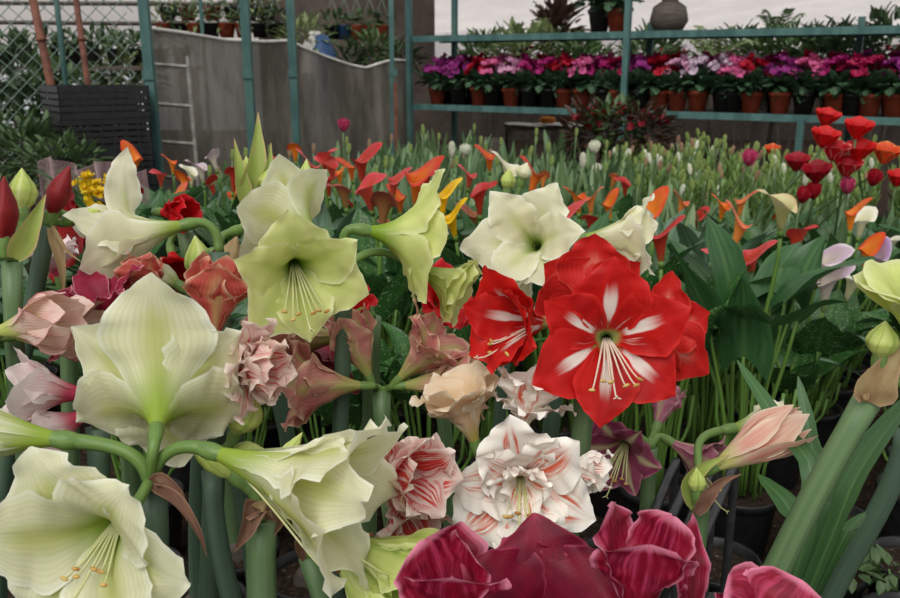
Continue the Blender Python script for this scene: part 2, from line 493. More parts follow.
m, t = newmat('plastic_curtain')
co = t.n('ShaderNodeTexCoord').outputs['Object']
mp = t.n('ShaderNodeMapping'); mp.inputs['Scale'].default_value = (1, 1, .35)
t.t.links.new(co, mp.inputs[0])
nz = t.noise(mp.outputs[0], 3.5, 6.0, .65)
n2 = t.noise(co, 1.3, 3.0)
c = t.mix(t.ss(nz, .35, .68), lin(96, 90, 82), lin(152, 146, 136))
c = t.mix(t.ss(n2, .58, .7, 0, .35), c, lin(140, 146, 110))
t.out(c, .4, .35, .35, nz, .25, .01, alpha=.93)
M['curtain'] = m

m, t = newmat('roof_film')
co = t.n('ShaderNodeTexCoord').outputs['Object']
nz = t.noise(co, 1.6, 5.0, .6)
c = t.mix(t.ss(nz, .3, .7), lin(250, 243, 241), lin(236, 228, 228))
t.out(c, .5, .6, .2, nz, .4, .02)
M['film'] = m

m, t = newmat('clear_sleeve')
co = t.n('ShaderNodeTexCoord').outputs['Object']
mp = t.n('ShaderNodeMapping'); mp.inputs['Scale'].default_value = (1, 1, .2)
t.t.links.new(co, mp.inputs[0])
nz = t.noise(mp.outputs[0], 14, 4.0, .6)
c = t.mix(t.ss(nz, .3, .7), lin(176, 140, 146), lin(214, 188, 190))
t.out(c, .25, .4, .5, nz, .5, .01, alpha=t.ss(nz, .3, .75, .3, .8))
M['sleeve'] = m
# ------------------------------------------------------------------ petals and flowers
TH = {
    'open':    [(0, 14), (.25, 24), (.55, 48), (1, 88)],
    'flat':    [(0, 22), (.2, 38), (.45, 62), (1, 90)],
    'trumpet': [(0, 10), (.35, 19), (.65, 32), (1, 78)],
    'narrow':  [(0, 10), (.35, 16), (.7, 22), (1, 50)],
    'recurve': [(0, 12), (.3, 28), (.6, 66), (1, 128)],
    'closed':  [(0, 20), (.3, 11), (.65, -5), (1, -14)],
    'half':    [(0, 16), (.4, 16), (.75, 8), (1, 12)],
    'double':  [(0, 20), (.3, 42), (.6, 62), (1, 96)],
    'inner':   [(0, 12), (.4, 26), (.7, 36), (1, 60)],
    'cup':     [(0, 74), (.18, 40), (.5, 2), (.8, -14), (1, -8)],
    'cupopen': [(0, 70), (.2, 42), (.5, 24), (.8, 30), (1, 60)],
}
WT = [(0, .24), (.15, .36), (.35, .72), (.48, .95), (.58, 1.0), (.7, .86), (.82, .56), (.92, .28), (1, .01)]
WR = [(0, .24), (.15, .36), (.35, .74), (.55, .98), (.7, 1.0), (.85, .86), (.94, .6), (.98, .38), (1, .08)]
WN = [(0, .22), (.2, .42), (.45, .9), (.6, 1.0), (.78, .74), (.9, .4), (1, .02)]
WC = [(0, .34), (.2, .7), (.45, 1.0), (.65, .9), (.85, .5), (1, .03)]


def petal(phi, L, Wd, th, rnd, r0=.006, ruf=.004, cup=1.0, dth=0.0, twist=0.0, wt=WT, nu=26, nv=14, z0=0.0, edge_roll=0.0, bend=0.0):
    if isinstance(th, str): th = TH[th]
    mb = MB()
    r, z = r0, z0
    cp, sp_ = math.cos(phi), math.sin(phi)
    rad = Vector((cp, sp_, 0)); tan = Vector((-sp_, cp, 0)); ax = Vector((0, 0, 1))
    ph1, ph2, fr = rnd.uniform(0, 6.3), rnd.uniform(0, 6.3), rnd.uniform(2.2, 3.6)
    rows, uvs = [], []
    side = 0.0
    for i in range(nu + 1):
        u = i / nu
        a = R(lerp_tab(th, u) + dth * u)
        if i:
            r += math.sin(a) * L / nu; z += math.cos(a) * L / nu
            side += bend * u * L / nu
        T = rad * math.sin(a) + ax * math.cos(a)
        N = -rad * math.cos(a) + ax * math.sin(a)
        w = Wd * lerp_tab(wt, u) * (1 + .05 * u * math.sin(fr * 9 * u + ph1) * min(1, ruf / .004))
        if u < .45: w = min(w, 1.18 * r + .0025 + .25 * max(0, u - .1) * Wd)
        k = cup * (1 - u) ** 1.3 / (2 * max(abs(r), .0045 + .22 * Wd * u))
        rr = 1 / (2 * k) if k > 1e-4 else 1e4
        tw = twist * u
        t2 = tan * math.cos(tw) + N * math.sin(tw); n2 = N * math.cos(tw) - tan * math.sin(tw)
        row, uv = [], []
        for j in range(nv + 1):
            v = -1 + 2 * j / nv
            x = w * v
            an = max(-1.45, min(1.45, x / rr))
            off = rr * (1 - math.cos(an)) if rr < 50 else 0.0
            if rr < 50: x = rr * math.sin(an) + (x - an * rr) * .3
            off -= edge_roll * u * u / Wd * x * x
            av = abs(v)
            off += ruf * u * av ** 1.6 * (math.sin(fr * 6.28 * u + (ph1 if v > 0 else ph2)) + .55 * math.sin(fr * 14 * u + ph2) + .2 * math.sin(fr * 27 * u + 2 * ph1 + v)) * (1 - .5 * max(0, u - .9) * 10)
            off -= ruf * .35 * math.exp(-(v / .12) ** 2) * math.sin(math.pi * min(1, u * 1.05))
            row.append(rad * r + ax * z + tan * side + t2 * x + n2 * off )
            uv.append(((v + 1) / 2, u))
        rows.append(row); uvs.append(uv)
    mb.grid(rows, uvs)
    return mb


def frame(o, ax, up=UPV):
    z = ax.normalized()
    x = up - z * up.dot(z)
    if x.length < .2: x = -FWD - z * (-FWD).dot(z)
    x.normalize()
    y = z.cross(x)
    m = Matrix((x, y, z)).transposed().to_4x4()
    m.translation = o
    return m


def bud_mb(L, r, n=14, ridge=.12, seed=0):
    mb = MB(); rows = []
    prof = [(0, .28), (.08, .42), (.25, .82), (.45, 1.0), (.62, .84), (.8, .48), (.92, .2), (1, .02)]
    for i in range(17):
        u = i / 16
        w = r * lerp_tab(prof, u)
        rows.append([(w * (1 + ridge * math.cos(3 * q)) * math.cos(q + .5 * u), w * (1 + ridge * math.cos(3 * q)) * math.sin(q + .5 * u), L * u) for q in [2 * math.pi * k / n for k in range(n)]])
    uv = [[(((k / n * 3) % 1.0), i / 16) for k in range(n)] for i in range(17)]
    return mb.grid(rows, uv, 0, True)


def add_flower(root, node, f, seed):
    """one bloom: green tube, ovary and flower stalk as the part, petals and stamens as its sub-parts"""
    rnd = random.Random(seed)
    Lr = root.location
    base = P(*f['base'])
    ax = (P(*f['mouth']) - base).normalized() if 'mouth' in f else camdir(*f['dir'])
    Mx = frame(base - Lr, ax)
    inv = Mx.inverted()
    sc = f.get('s', 1.0)
    mb = MB()
    if node is not None:
        a = inv @ (node - Lr)
        out = (base - node); h = out.length
        ini = f.get('ini')
        t0 = (camdir(*ini) if ini else Vector((0, 0, 1)))
        pts = bez(node - Lr, node - Lr + t0 * h * .5, base - Lr - ax * h * .45, base - Lr, 10)
        mb.tube([inv @ p for p in pts], [.0062 * sc * (1 - .12 * math.sin(math.pi * i / 10)) for i in range(11)], 10)
    mb.lathe([(.0055 * sc, -.006), (.0074 * sc, .002), (.0080 * sc, .008), (.0074 * sc, .015), (.0066 * sc, .019), (.0064 * sc, .026)], 12)
    z0 = .016 * sc
    gm = M[f.get('green', 'pedicel')]
    fo = mb.build('bud' if f.get('bud') else 'flower', gm, root)
    fo.matrix_basis = Mx
    mt = PM[f['kind']]
    if f.get('bud'):
        bud_mb(f['L'], f['W'], seed=seed).build('bud_petals', mt, fo, (0, 0, z0 * .6))
        return fo
    L, Wd = f.get('L', .12), f.get('W', .045)
    th = f.get('th', 'open')
    over = f.get('pet', {})
    n = f.get('n', 6)
    roll = R(f.get('roll', 0))
    ruf = f.get('ruf', .0045)
    r0 = .005 * sc
    for k in range(n):
        ov = over.get(k, {})
        if ov.get('skip'): continue
        outer = k % 2 == 0
        ph = roll + k * 2 * math.pi / n + rnd.uniform(-.06, .06) + R(ov.get('dphi', 0))
        lk = L * ov.get('L', rnd.uniform(.95, 1.04))
        wk = Wd * ov.get('W', (1.04 if outer else .88))
        petal(ph, lk, wk, ov.get('th', th), rnd, r0=r0 + (.0014 if outer else 0), ruf=ruf, cup=f.get('cup', 1.0), dth=ov.get('dth', (4 if outer else -4) + rnd.uniform(-5, 5)),
              twist=ov.get('tw', rnd.uniform(-.16, .16)), wt=f.get('wt', WT), z0=z0 - (.001 if outer else 0), edge_roll=ov.get('er', f.get('er', 0.12)), bend=ov.get('bend', rnd.uniform(-.12, .12))).build('petal', mt, fo)
    for q, (cnt, ls, ws, dt) in enumerate(f.get('whorls', [])):
        for k in range(cnt):
            ph = roll + (k + .5 * (q % 2) + .3) * 2 * math.pi / cnt + rnd.uniform(-.25, .25)
            petal(ph, L * ls * rnd.uniform(.85, 1.1), Wd * ws * rnd.uniform(.8, 1.15), TH['inner'] if q else TH['double'], rnd, r0=.003, ruf=ruf * 1.15, cup=.8, dth=dt + rnd.uniform(-16, 16),
                  twist=rnd.uniform(-.6, .6), z0=z0 + .004 * q, edge_roll=rnd.uniform(-.2, .3), bend=rnd.uniform(-.3, .3)).build('petal', mt, fo)
    if f.get('stam'):
        dn = inv.to_3x3() @ Vector((0, 0, -1)); dn.z = 0
        dn = dn.normalized() if dn.length > .05 else Vector((-1, 0, 0))
        sd = Vector((0, 0, 1)).cross(dn)
        SL = f.get('SL', .62) * L
        for k in range(7):
            s = (k - 3) / 3.0
            pist = k == 3
            ln = SL * (1.28 if pist else rnd.uniform(.85, 1.05))
            sp = s * .24 + rnd.uniform(-.04, .04)
            dr = .42 + rnd.uniform(-.08, .08)
            p0 = Vector((0, 0, z0 + .002)) + sd * s * .003
            p1 = p0 + Vector((0, 0, ln * .45)) + dn * ln * dr * .25 + sd * ln * sp * .35
            p2 = p0 + Vector((0, 0, ln * .8)) + dn * ln * dr * 1.0 + sd * ln * sp * .8
            p3 = p0 + Vector((0, 0, ln * 1.0)) + dn * ln * dr * .95 + sd * ln * sp
            sm = MB().tube(bez(p0, p1, p2, p3, 8), [.0014 - .0005 * i / 8 for i in range(9)], 6)
            if pist:
                for q in (-1, 0, 1):
                    sm.tube([p3, p3 + Vector((0, 0, .004)) + sd * q * .004 - dn * (.003 if q == 0 else 0)], [.0011, .0006], 5)
                sm.build('pistil', M[f.get('fil', 'filament')], fo)
            else:
                e = sd * .0035 + dn * rnd.uniform(-.002, .002)
                sm.tube([p3 - e, p3 - e * .4, p3 + e * .4, p3 + e], [.0009, .0019, .0019, .0009], 6, mat=1)
                sm.build('stamen', [M[f.get('fil', 'filament')], M['anther_b' if f.get('brown') else 'anther']], fo)
    return fo


def strap(pts, w, fold=.18, n=5, ref=None, seedp=0.0, tab=((0, .7), (.2, .95), (.5, 1.0), (.75, .86), (.92, .48), (1, .05))):
    c = catmull(pts, n)
    mb = MB(); rows = []; uvs = []
    N = len(c) - 1
    for i, p in enumerate(c):
        u = i / N
        t = (c[min(i + 1, N)] - c[max(i - 1, 0)]).normalized()
        view = (CAM - p).normalized() if ref is None else ref
        s = t.cross(view)
        s = s.normalized() if s.length > 1e-4 else t.orthogonal().normalized()
        nn = s.cross(t)
        ww = w * lerp_tab(tab, u)
        row = []; uv = []
        for j in range(7):
            v = -1 + j / 3.0
            row.append(p + s * ww * v + nn * (fold * ww * v * v + .04 * ww * math.sin(8 * u + 3 * v + seedp)))
            uv.append(((v + 1) / 2, u))
        rows.append(row); uvs.append(uv)
    return mb.grid(rows, uvs)


def pot_parts(root, r=.088, h=.165, mat='pot', n=28, soil='soil', rnd=None):
    mb = MB().lathe([(0, .0), (r * .74, 0), (r * .76, .004), (r * .95, h - .022), (r * .955, h - .02), (r * 1.0, h - .018), (r * 1.02, h), (r * .99, h + .002), (r * .94, h), (r * .9, h - .03), (r * .72, .01), (0, .008)], n)
    p = mb.build('pot', M[mat], root)
    rnd = rnd or random.Random(7)
    rows = []
    for i in range(7):
        q = i / 6 * r * .915
        rows.append([(q * math.cos(a), q * math.sin(a), h - .02 + .012 * (1 - (i / 6) ** 2) * .6 + (rnd.uniform(-.004, .004) if 0 < i < 6 else 0)) for a in [2 * math.pi * k / n for k in range(n)]])
    MB().grid(rows, None, 0, True).build('soil', M[soil], p)
    return p


POT_H = .165
SPATHE = {'brown': 'brownspathe', 'green': 'greenspathe', 'tan': 'tanspathe'}


def add_bract(root, base, pts, w, mat, name='spathe', fold=.5):
    Lr = root.location
    return strap([Vector(p) - Lr for p in pts], w, fold, ref=(CAM - base).normalized() + Vector((.4, 0, .3)), tab=((0, .5), (.15, .95), (.3, 1.0), (.6, .62), (.85, .25), (1, .02))).build(name, PM[mat], root)


def add_scape(root, pts, r0, r1, mat='scape'):
    Lr = root.location
    pts = [Vector(p) - Lr for p in pts]
    n = len(pts) - 1
    rad = [r0 + (r1 - r0) * i / n for i in range(n + 1)]
    rad[-1] *= 1.12
    return MB().tube(pts, rad, 14).build('scape', M[mat], root)


POTS = []      # (x, y, r) of every pot on the ground


def relax(items, it=120, mind=.186):
    for _ in range(it):
        for i in range(len(items)):
            for j in range(i):
                a, b = items[i], items[j]
                dx, dy = a[0] - b[0], a[1] - b[1]
                d = math.hypot(dx, dy)
                if d < mind:
                    if d < 1e-5: dx, dy, d = .01, .007, .012
                    k = (mind - d) / d * .5
                    a[0] += dx * k; a[1] += dy * k; b[0] -= dx * k; b[1] -= dy * k


def amaryllis(spec, xy, seed):
    rnd = random.Random(seed)
    root = thing('potted_amaryllis', spec['label'], 'amaryllis', (xy[0], xy[1], 0.0), spec.get('group'))
    pot_parts(root, rnd=rnd)
    # bulb shoulder at the soil
    node = P(*spec['node'])
    foot = Vector((xy[0], xy[1], POT_H - .03))
    MB().lathe([(.0, .034), (.014, .032), (.024, .02), (.034, .006), (.036, -.01)], 16, (0, 0, POT_H - .012)).build('bulb', M['wood'], root)
    h = (node - foot).length
    if 'scape_end' in spec:
        pass
    t1 = camdir(*spec['lean']) if 'lean' in spec else ((node - foot).normalized() + Vector((0, 0, .3))).normalized()
    pts = bez(foot, foot + Vector((0, 0, h * .35)), node - t1 * h * .3, node, 14)
    r = spec.get('r', .0135)
    add_scape(root, pts, r * 1.12, r * .92, spec.get('smat', 'scape'))
    for i, f in enumerate(spec['flowers']):
        add_flower(root, node if f.get('ped', True) else None, f, seed * 31 + i)
    for bpts, w, mt in spec.get('bracts', []):
        add_bract(root, node, [P(*p) for p in bpts], w, mt)
    for lp, w in spec.get('leaves', []):
        pp = [P(*p) for p in lp]
        if spec.get('leaf_foot', True): pp = [foot + Vector((rnd.uniform(-.01, .01), rnd.uniform(-.01, .01), -.01))] + pp
        strap([p - root.location for p in pp], w).build('leaf', M['strap'], root)
    return root
mb = MB().grid([[(-8 + 16 * i / 40, -0.5 + 16 * j / 40, 0) for i in range(41)] for j in range(41)])
struct(mb.build('floor', M['soil']))
# ------------------------------------------------------------------ the amaryllis in front
def F(base, d, kind='white', **k):
    k.update(base=base, dir=d, kind=kind)
    return k

AM = []
AM.append(dict(label='tall white amaryllis with pale green throats, four huge blooms around one thick stalk', node=(152, 492, .86), lean=(-.12, 1, 0), r=.0145, smat='scape2', foot=(195, 640),
    flowers=[
        F((155, 438, .85), (-.17, .62, -.80), L=.148, W=.064, th=[(0, 16), (.25, 34), (.5, 52), (1, 70)], roll=0, ruf=.007,
          pet={0: dict(L=1.06, W=.95, tw=0, bend=-.05, dth=10), 1: dict(dth=-6, L=.88, W=.8), 5: dict(dth=-6, L=.95, W=.8), 2: dict(dth=14, L=.82, W=.85), 4: dict(dth=14, L=.92, W=.85), 3: dict(dth=30)}),
        F((132, 508, .81), (-.20, -.10, .97), mouth=(72, 562, .725), L=.125, W=.06, th=[(0, 16), (.3, 34), (.6, 62), (1, 100)], roll=22, ruf=.006, stam=True, SL=.5, s=1.0, ped=True),
        F((74, 441, .85), (-.98, .12, .1), L=.15, W=.05, th='narrow', s=1.25),
        F((204, 449, .845), (.93, -.24, .26), L=.192, W=.056, th=[(0, 8), (.3, 14), (.6, 24), (.85, 40), (1, 70)], roll=20, ruf=.009, s=1.15, stam=True, brown=True, SL=.78),
    ],
    bracts=[([(150, 486, .845), (176, 500, .835), (197, 530, .83), (207, 557, .83)], .0065, 'brownspathe'), ([(150, 488, .85), (160, 480, .845), (180, 496, .85), (186, 520, .85)], .007, 'brownspathe')]))
AM.append(dict(label='lime green amaryllis, one wide bloom facing front and one turned right', node=(344, 268, 1.13), lean=(0, 1, 0), r=.0115, smat='scape2', foot=(330, 400),
    flowers=[
        F((291, 258, 1.10), (.33, -.36, .88), 'lime', L=.118, W=.044, th='open', roll=14, ruf=.004, stam=True, SL=.8, ini=(-.6, .8, 0)),
        F((322, 240, 1.16), (-.62, .42, -.4), 'white', L=.118, W=.046, th='open', roll=30, ruf=.002, ini=(-.4, 1, 0)),
        F((357, 229, 1.12), (.90, -.12, -.22), 'lime', L=.132, W=.05, th=[(0, 10), (.25, 29), (.5, 50), (1, 82)], roll=28, ini=(0, 1, 0), s=1.1),
        F((412, 264, 1.17), (.82, -.42, .1), 'lime', L=.09, W=.046, th='trumpet', roll=10, ini=(.7, .6, 0)),
    ]))
AM.append(dict(label='ivory white amaryllis behind the red star blooms, one bloom open, one in profile', node=(562, 262, 1.29), lean=(0, 1, 0), smat='scape2', foot=(560, 400),
    flowers=[
        F((541, 250, 1.30), (-.36, .18, .90), 'ivory', L=.124, W=.041, th='open', roll=-24, ruf=.006, stam=False, ini=(-.5, .8, 0)),
        F((574, 238, 1.27), (.95, -.02, .16), 'ivory', L=.115, W=.052, th=[(0, 10), (.3, 22), (.65, 26), (1, 66)], roll=10, ini=(.1, 1, 0), s=1.1),
        F((548, 256, 1.36), (-.5, -.4, -.4), 'ivory', L=.1, W=.045, th='trumpet', roll=0),
    ]))
AM.append(dict(label='white amaryllis in profile facing left, upper petal standing straight up', node=(219, 252, 1.17), lean=(0, 1, 0), smat='scape2', foot=(222, 400),
    flowers=[
        F((194, 223, 1.16), (-.92, -.24, .28), 'ivory', L=.142, W=.046, th=[(0, 9), (.45, 17), (.7, 26), (1, 46)], roll=4, ini=(0, 1, 0), s=1.1,
          pet={0: dict(L=1.1, dth=0, W=.62, tw=-1.5, bend=0, th=[(0, 9), (.36, 22), (.5, 92), (1, 118)]), 4: dict(L=1.02, W=1.1)}),
        F((232, 232, 1.2), (.5, .25, -.7), 'ivory', L=.1, W=.04, th='half', ini=(0, 1, 0)),
        F((186, 290, 1.2), (-.8, .5, -.1), 'ivory', L=.07, W=.014, bud=True, ini=(-.6, .2, 0)),
    ],
    bracts=[([(216, 250, 1.165), (208, 280, 1.16), (212, 310, 1.16)], .008, 'brownspathe')]))
AM.append(dict(label='scarlet amaryllis with a white star in each bloom, ring of four', node=(586, 352, 1.06), lean=(.0, 1, 0), foot=(520, 520), r=.0135,
    flowers=[
        F((604, 336, 1.055), (-.05, -.10, 1), 'red', L=.114, W=.042, th='flat', roll=-2, ruf=.003, stam=True, SL=.85, fil='filament_w', er=.1,
          pet={0: dict(L=1.0, W=1.15, dth=0), 1: dict(L=.92), 5: dict(L=1.0, W=1.0), 3: dict(L=1.0, W=.95)}),
        F((556, 322, 1.07), (-.76, .0, .62), 'red', L=.113, W=.042, th='trumpet', roll=8, stam=True, SL=.7, fil='filament_w', ini=(-.6, .8, 0)),
        F((624, 335, 1.09), (.72, .02, -.42), 'scarlet', L=.106, W=.044, th='open', roll=8, ini=(.6, .8, 0)),
        F((600, 328, 1.10), (-.02, .58, -.74), 'scarlet', L=.112, W=.05, th='open', roll=0, ini=(0, 1, -.2)),
    ]))
AM.append(dict(label='double white amaryllis flushed with salmon streaks, below the scarlet ring', node=(508, 462, 1.03), foot=(480, 620),
    flowers=[
        F((520, 468, 1.00), (-.06, -.22, .97), 'double', L=.105, W=.043, th='double', roll=12, ruf=.006, whorls=[(5, .84, .82, -14), (5, .6, .62, -10), (3, .42, .5, 0)], stam=True, SL=.6),
        F((520, 440, 1.05), (.15, .85, .10), 'double', L=.085, W=.038, th='trumpet', roll=0, ruf=.006, whorls=[(4, .8, .8, 0)]),
        F((478, 452, 1.06), (-.30, .92, .2), 'cream', L=.10, W=.05, th='trumpet', roll=20, ruf=.006),
        F((548, 464, 1.05), (.86, -.1, .2), 'double', L=.062, W=.026, th='half', roll=0),
    ]))
AM.append(dict(label='amaryllis with wilting pale petals striped in red, beside the big white trumpet', node=(392, 498, .99), foot=(370, 640),
    flowers=[
        F((372, 466, .96), (.50, .0, .55), 'stripe', L=.10, W=.042, th='narrow', roll=20, ruf=.006, whorls=[(3, .7, .7, 0)]),
        F((385, 478, .98), (.45, -.6, .5), 'stripe', L=.08, W=.038, th='trumpet', roll=50, ruf=.008),
    ]))
AM.append(dict(label='dusky pink and green amaryllis, stalk showing, blooms spread left and right', node=(381, 390, 1.17), lean=(0, 1, 0), r=.013, foot=(385, 480),
    flowers=[
        F((394, 384, 1.15), (.62, .62, .2), 'dusky', L=.11, W=.042, s=.8, th='trumpet', roll=10, ruf=.006, ini=(.9, .1, 0)),
        F((396, 386, 1.15), (.96, .08, .2), 'dusky', L=.115, W=.036, s=.8, th='narrow', roll=40, ruf=.005, ini=(.9, .1, 0)),
        F((372, 384, 1.16), (-.35, .92, .1), 'dusky', L=.095, W=.03, s=.8, th='half', roll=10, ini=(-.5, .8, 0)),
        F((370, 386, 1.14), (-.93, .05, .3), 'dusky', L=.125, W=.044, s=.8, th='trumpet', roll=30, ruf=.006, ini=(-.9, .1, 0)),
    ]))
AM.append(dict(label='salmon pink amaryllis whose broad petals hang under the lime green bloom', node=(372, 318, 1.26), foot=(350, 420),
    flowers=[
        F((352, 338, 1.20), (-.95, .02, .25), 'dusky', L=.14, W=.055, th='narrow', roll=0, ini=(-.8, .3, 0)),
        F((340, 330, 1.28), (-.3, -.6, .4), 'pinkish' if False else 'rosepink', L=.1, W=.04, th='open', roll=0),
        F((364, 325, 1.3), (-.1, .5, .5), 'bright', L=.05, W=.022, th='trumpet', roll=30),
    ]))
AM.append(dict(label='maroon amaryllis with cream-striped petals, nearest the black tray', node=(650, 448, 1.34), foot=(640, 520), r=.012,
    flowers=[
        F((630, 436, 1.33), (-.45, -.30, .82), 'maroon', L=.092, W=.032, th='open', roll=20, ruf=.003, stam=True, SL=.8, ini=(-.5, .8, 0)),
        F((664, 438, 1.35), (.75, -.45, .4), 'mauve', L=.088, W=.03, th='trumpet', roll=10, ini=(.5, .8, 0), stam=True, SL=1.0),
        F((655, 432, 1.38), (.35, .75, -.3), 'mauve', L=.07, W=.028, th='half', roll=10),
    ]))
AM.append(dict(label='burgundy double amaryllis at the front edge, petals rimmed with pale pink', node=(590, 668, .80), foot=(590, 760),
    flowers=[
        F((540, 640, .81), (.0, .62, .76), 'wine', L=.115, W=.052, th='open', roll=6, ruf=.005, whorls=[(3, .8, .9, -20)]),
        F((632, 634, .77), (.04, .96, .25), 'burgundy', L=.098, W=.046, th='half', n=3, roll=172, ruf=.005, wt=WR),
        F((463, 634, .77), (-.12, .90, .40), 'burgundy', L=.082, W=.05, th='half', n=3, roll=186, ruf=.004, wt=WR),
        F((694, 664, .77), (.02, 1.0, .15), 'burgundy', L=.112, W=.016, th='half', n=3, roll=180, ruf=.006, pet={1: dict(L=.6), 2: dict(L=.6)}),
        F((752, 668, .74), (.15, .80, .55), 'burgundy', L=.075, W=.05, th='trumpet', roll=180, n=3, ruf=.003, wt=WR),
    ]))
AM.append(dict(label='amaryllis opening its first pink and white bud beside torn green bracts', node=(702, 492, 1.10), foot=(705, 575), r=.0125,
    flowers=[
        F((706, 472, 1.09), (.80, .50, .2), 'pinkbud', L=.126, W=.026, th=[(0, 18), (.3, 14), (.7, 2), (1, -4)], roll=30, ini=(-.1, 1, 0), ruf=.001),
        F((724, 430, 1.17), (.9, .12, -.1), 'ivory', L=.082, W=.036, th='half', roll=0, ini=(-.1, 1, 0)),
        F((697, 500, 1.08), (-.1, .9, .3), 'greenbud', L=.036, W=.011, bud=True),
    ],
    bracts=[([(694, 508, 1.09), (689, 486, 1.085), (704, 468, 1.075), (730, 454, 1.07)], .013, 'greenspathe'),
            ([(696, 514, 1.08), (708, 496, 1.07), (722, 482, 1.07), (742, 474, 1.07)], .009, 'brownspathe')]))
AM.append(dict(label='amaryllis with a thick leaning stalk, papery bract and strap leaves, far right', node=(872, 392, .90), lean=(.5, .85, 0), r=.0145, foot=(800, 640), leaf_foot=True,
    flowers=[
        F((915, 374, .90), (-.05, .92, .36), 'lime', L=.11, W=.06, th='trumpet', wt=WR, ruf=.002, roll=20, ini=(.3, 1, 0), s=1.2),
        F((878, 368, .88), (.05, .95, .2), 'greenbud', L=.04, W=.016, bud=True, ini=(0, 1, 0)),
    ],
    bracts=[([(868, 402, .885), (876, 385, .875), (888, 366, .872), (908, 340, .875)], .021, 'tanspathe'),
            ([(866, 400, .88), (864, 388, .88), (868, 368, .88)], .004, 'tanspathe')],
    leaves=[([(800, 560, 1.0), (790, 510, 1.03), (758, 474, 1.08)], .016),
            ([(808, 520, 1.02), (778, 425, 1.08), (737, 360, 1.15)], .012),
            ([(812, 520, 1.02), (810, 440, 1.08), (798, 376, 1.12)], .011),
            ([(822, 560, .96), (860, 470, .95), (925, 380, .98)], .016),
            ([(828, 570, .98), (850, 530, 1.0), (866, 512, 1.02)], .010),
            ([(820, 560, .98), (842, 480, 1.0), (900, 400, 1.05)], .014)]))
AM.append(dict(label='bare grey-green amaryllis stalk standing at the right edge', node=(906, 430, 1.33), lean=(.1, 1, 0), r=.0165, smat='scape2', foot=(876, 560),
    flowers=[F((925, 400, 1.33), (.9, .3, 0), 'ivory', L=.1, W=.04, th='trumpet')]))
AM.append(dict(label='amaryllis with a half-open pale green bloom drooping at the front edge', node=(310, 556, .90), r=.012, foot=(300, 700),
    flowers=[
        F((332, 536, .88), (.80, -.28, .30), 'greenbud', L=.135, W=.044, th='half', roll=30, ini=(.3, .9, 0), s=1.1),
        F((330, 545, .87), (.62, -.64, .3), 'greenbud', L=.12, W=.042, th='half', roll=0, ini=(.3, .9, 0), s=1.1),
    ],
    bracts=[([(306, 560, .895), (300, 540, .89), (318, 535, .885)], .008, 'brownspathe')]))
AM.append(dict(label='green-stalked amaryllis with brown withered bracts and one curved green bud', node=(261, 522, .90), lean=(0, 1, 0), r=.0165, smat='scape', foot=(263, 690),
    flowers=[
        F((243, 484, .90), (-.70, .62, .2), 'greenbud', L=.065, W=.013, bud=True, ini=(-.2, 1, 0)),
        F((268, 484, .92), (.55, .85, -.2), 'greenbud', L=.055, W=.010, bud=True, ini=(.1, 1, 0)),
    ],
    bracts=[([(252, 520, .885), (254, 508, .875), (246, 532, .87), (234, 552, .875)], .013, 'brownspathe'),
            ([(270, 520, .885), (276, 506, .88), (280, 520, .88), (274, 536, .885)], .010, 'brownspathe'),
            ([(250, 518, .884), (262, 507, .876), (273, 518, .882)], .008, 'tanspathe')]))
AM.append(dict(label='amaryllis with a fat closed pale green bud behind the white trumpet', node=(212, 470, 1.02), r=.0122, smat='scape2', foot=(212, 590), lean=(0, 1, 0),
    flowers=[F((232, 440, 1.0), (.45, .85, .1), 'greenbud', L=.052, W=.024, bud=True, ini=(.1, 1, 0)),
             F((222, 452, 1.02), (.8, .0, .1), 'greenbud', L=.05, W=.013, bud=True, ini=(.1, 1, 0))]))
AM.append(dict(label='pink amaryllis with wine-veined petals in profile at the left edge', node=(-28, 350, .97), r=.014, foot=(-30, 560),
    flowers=[
        F((-12, 334, .96), (.95, .20, .15), 'veined', L=.094, W=.036, th=[(0, 12), (.35, 20), (.7, 8), (1, -8)], roll=10, ruf=.0015, ini=(.3, .9, 0), s=1.1),
        F((2, 336, 1.0), (.93, .06, -.1), 'veined', L=.105, W=.034, th=[(0, 12), (.35, 22), (.7, 16), (1, 10)], roll=40, ruf=.0015, ini=(.3, .9, 0)),
    ]))
AM.append(dict(label='wine red and pink amaryllis half hidden behind the big white bloom', node=(128, 345, 1.09), r=.013, foot=(130, 470),
    flowers=[
        F((116, 334, 1.08), (-.2, .85, .4), 'rosepink', L=.092, W=.024, th='open', roll=0, ruf=.004),
        F((110, 338, 1.09), (-.75, .25, .4), 'rosepink', L=.075, W=.024, th='open', roll=30, ruf=.004),
        F((138, 318, 1.10), (.1, .9, .1), 'salmon', L=.068, W=.03, th='half', roll=0),
    ]))
AM.append(dict(label='white amaryllis with rosy throats, tucked left of the big white bloom', node=(98, 428, 1.0), r=.0135, smat='scape2', foot=(100, 560),
    flowers=[
        F((98, 396, .98), (-.80, .18, .5), 'apple', L=.088, W=.032, th='narrow', roll=10, ruf=.0015),
        F((98, 408, .99), (-.62, -.35, .5), 'apple', L=.08, W=.03, th='narrow', roll=40, ruf=.0015),
    ]))
AM.append(dict(label='blush double amaryllis with a salmon veined bloom above, right of the big white one', node=(215, 402, 1.02), r=.014, smat='scape2', foot=(200, 540),
    flowers=[
        F((218, 366, .98), (.80, -.02, .35), 'blush', L=.078, W=.036, th='half', roll=10, whorls=[(5, .95, .85, 0), (4, .8, .7, 10)], ruf=.006, ini=(.1, 1, 0)),
        F((214, 345, 1.04), (.12, .95, .1), 'salmon', L=.095, W=.042, th='half', roll=10, ini=(0, 1, 0)),
    ]))
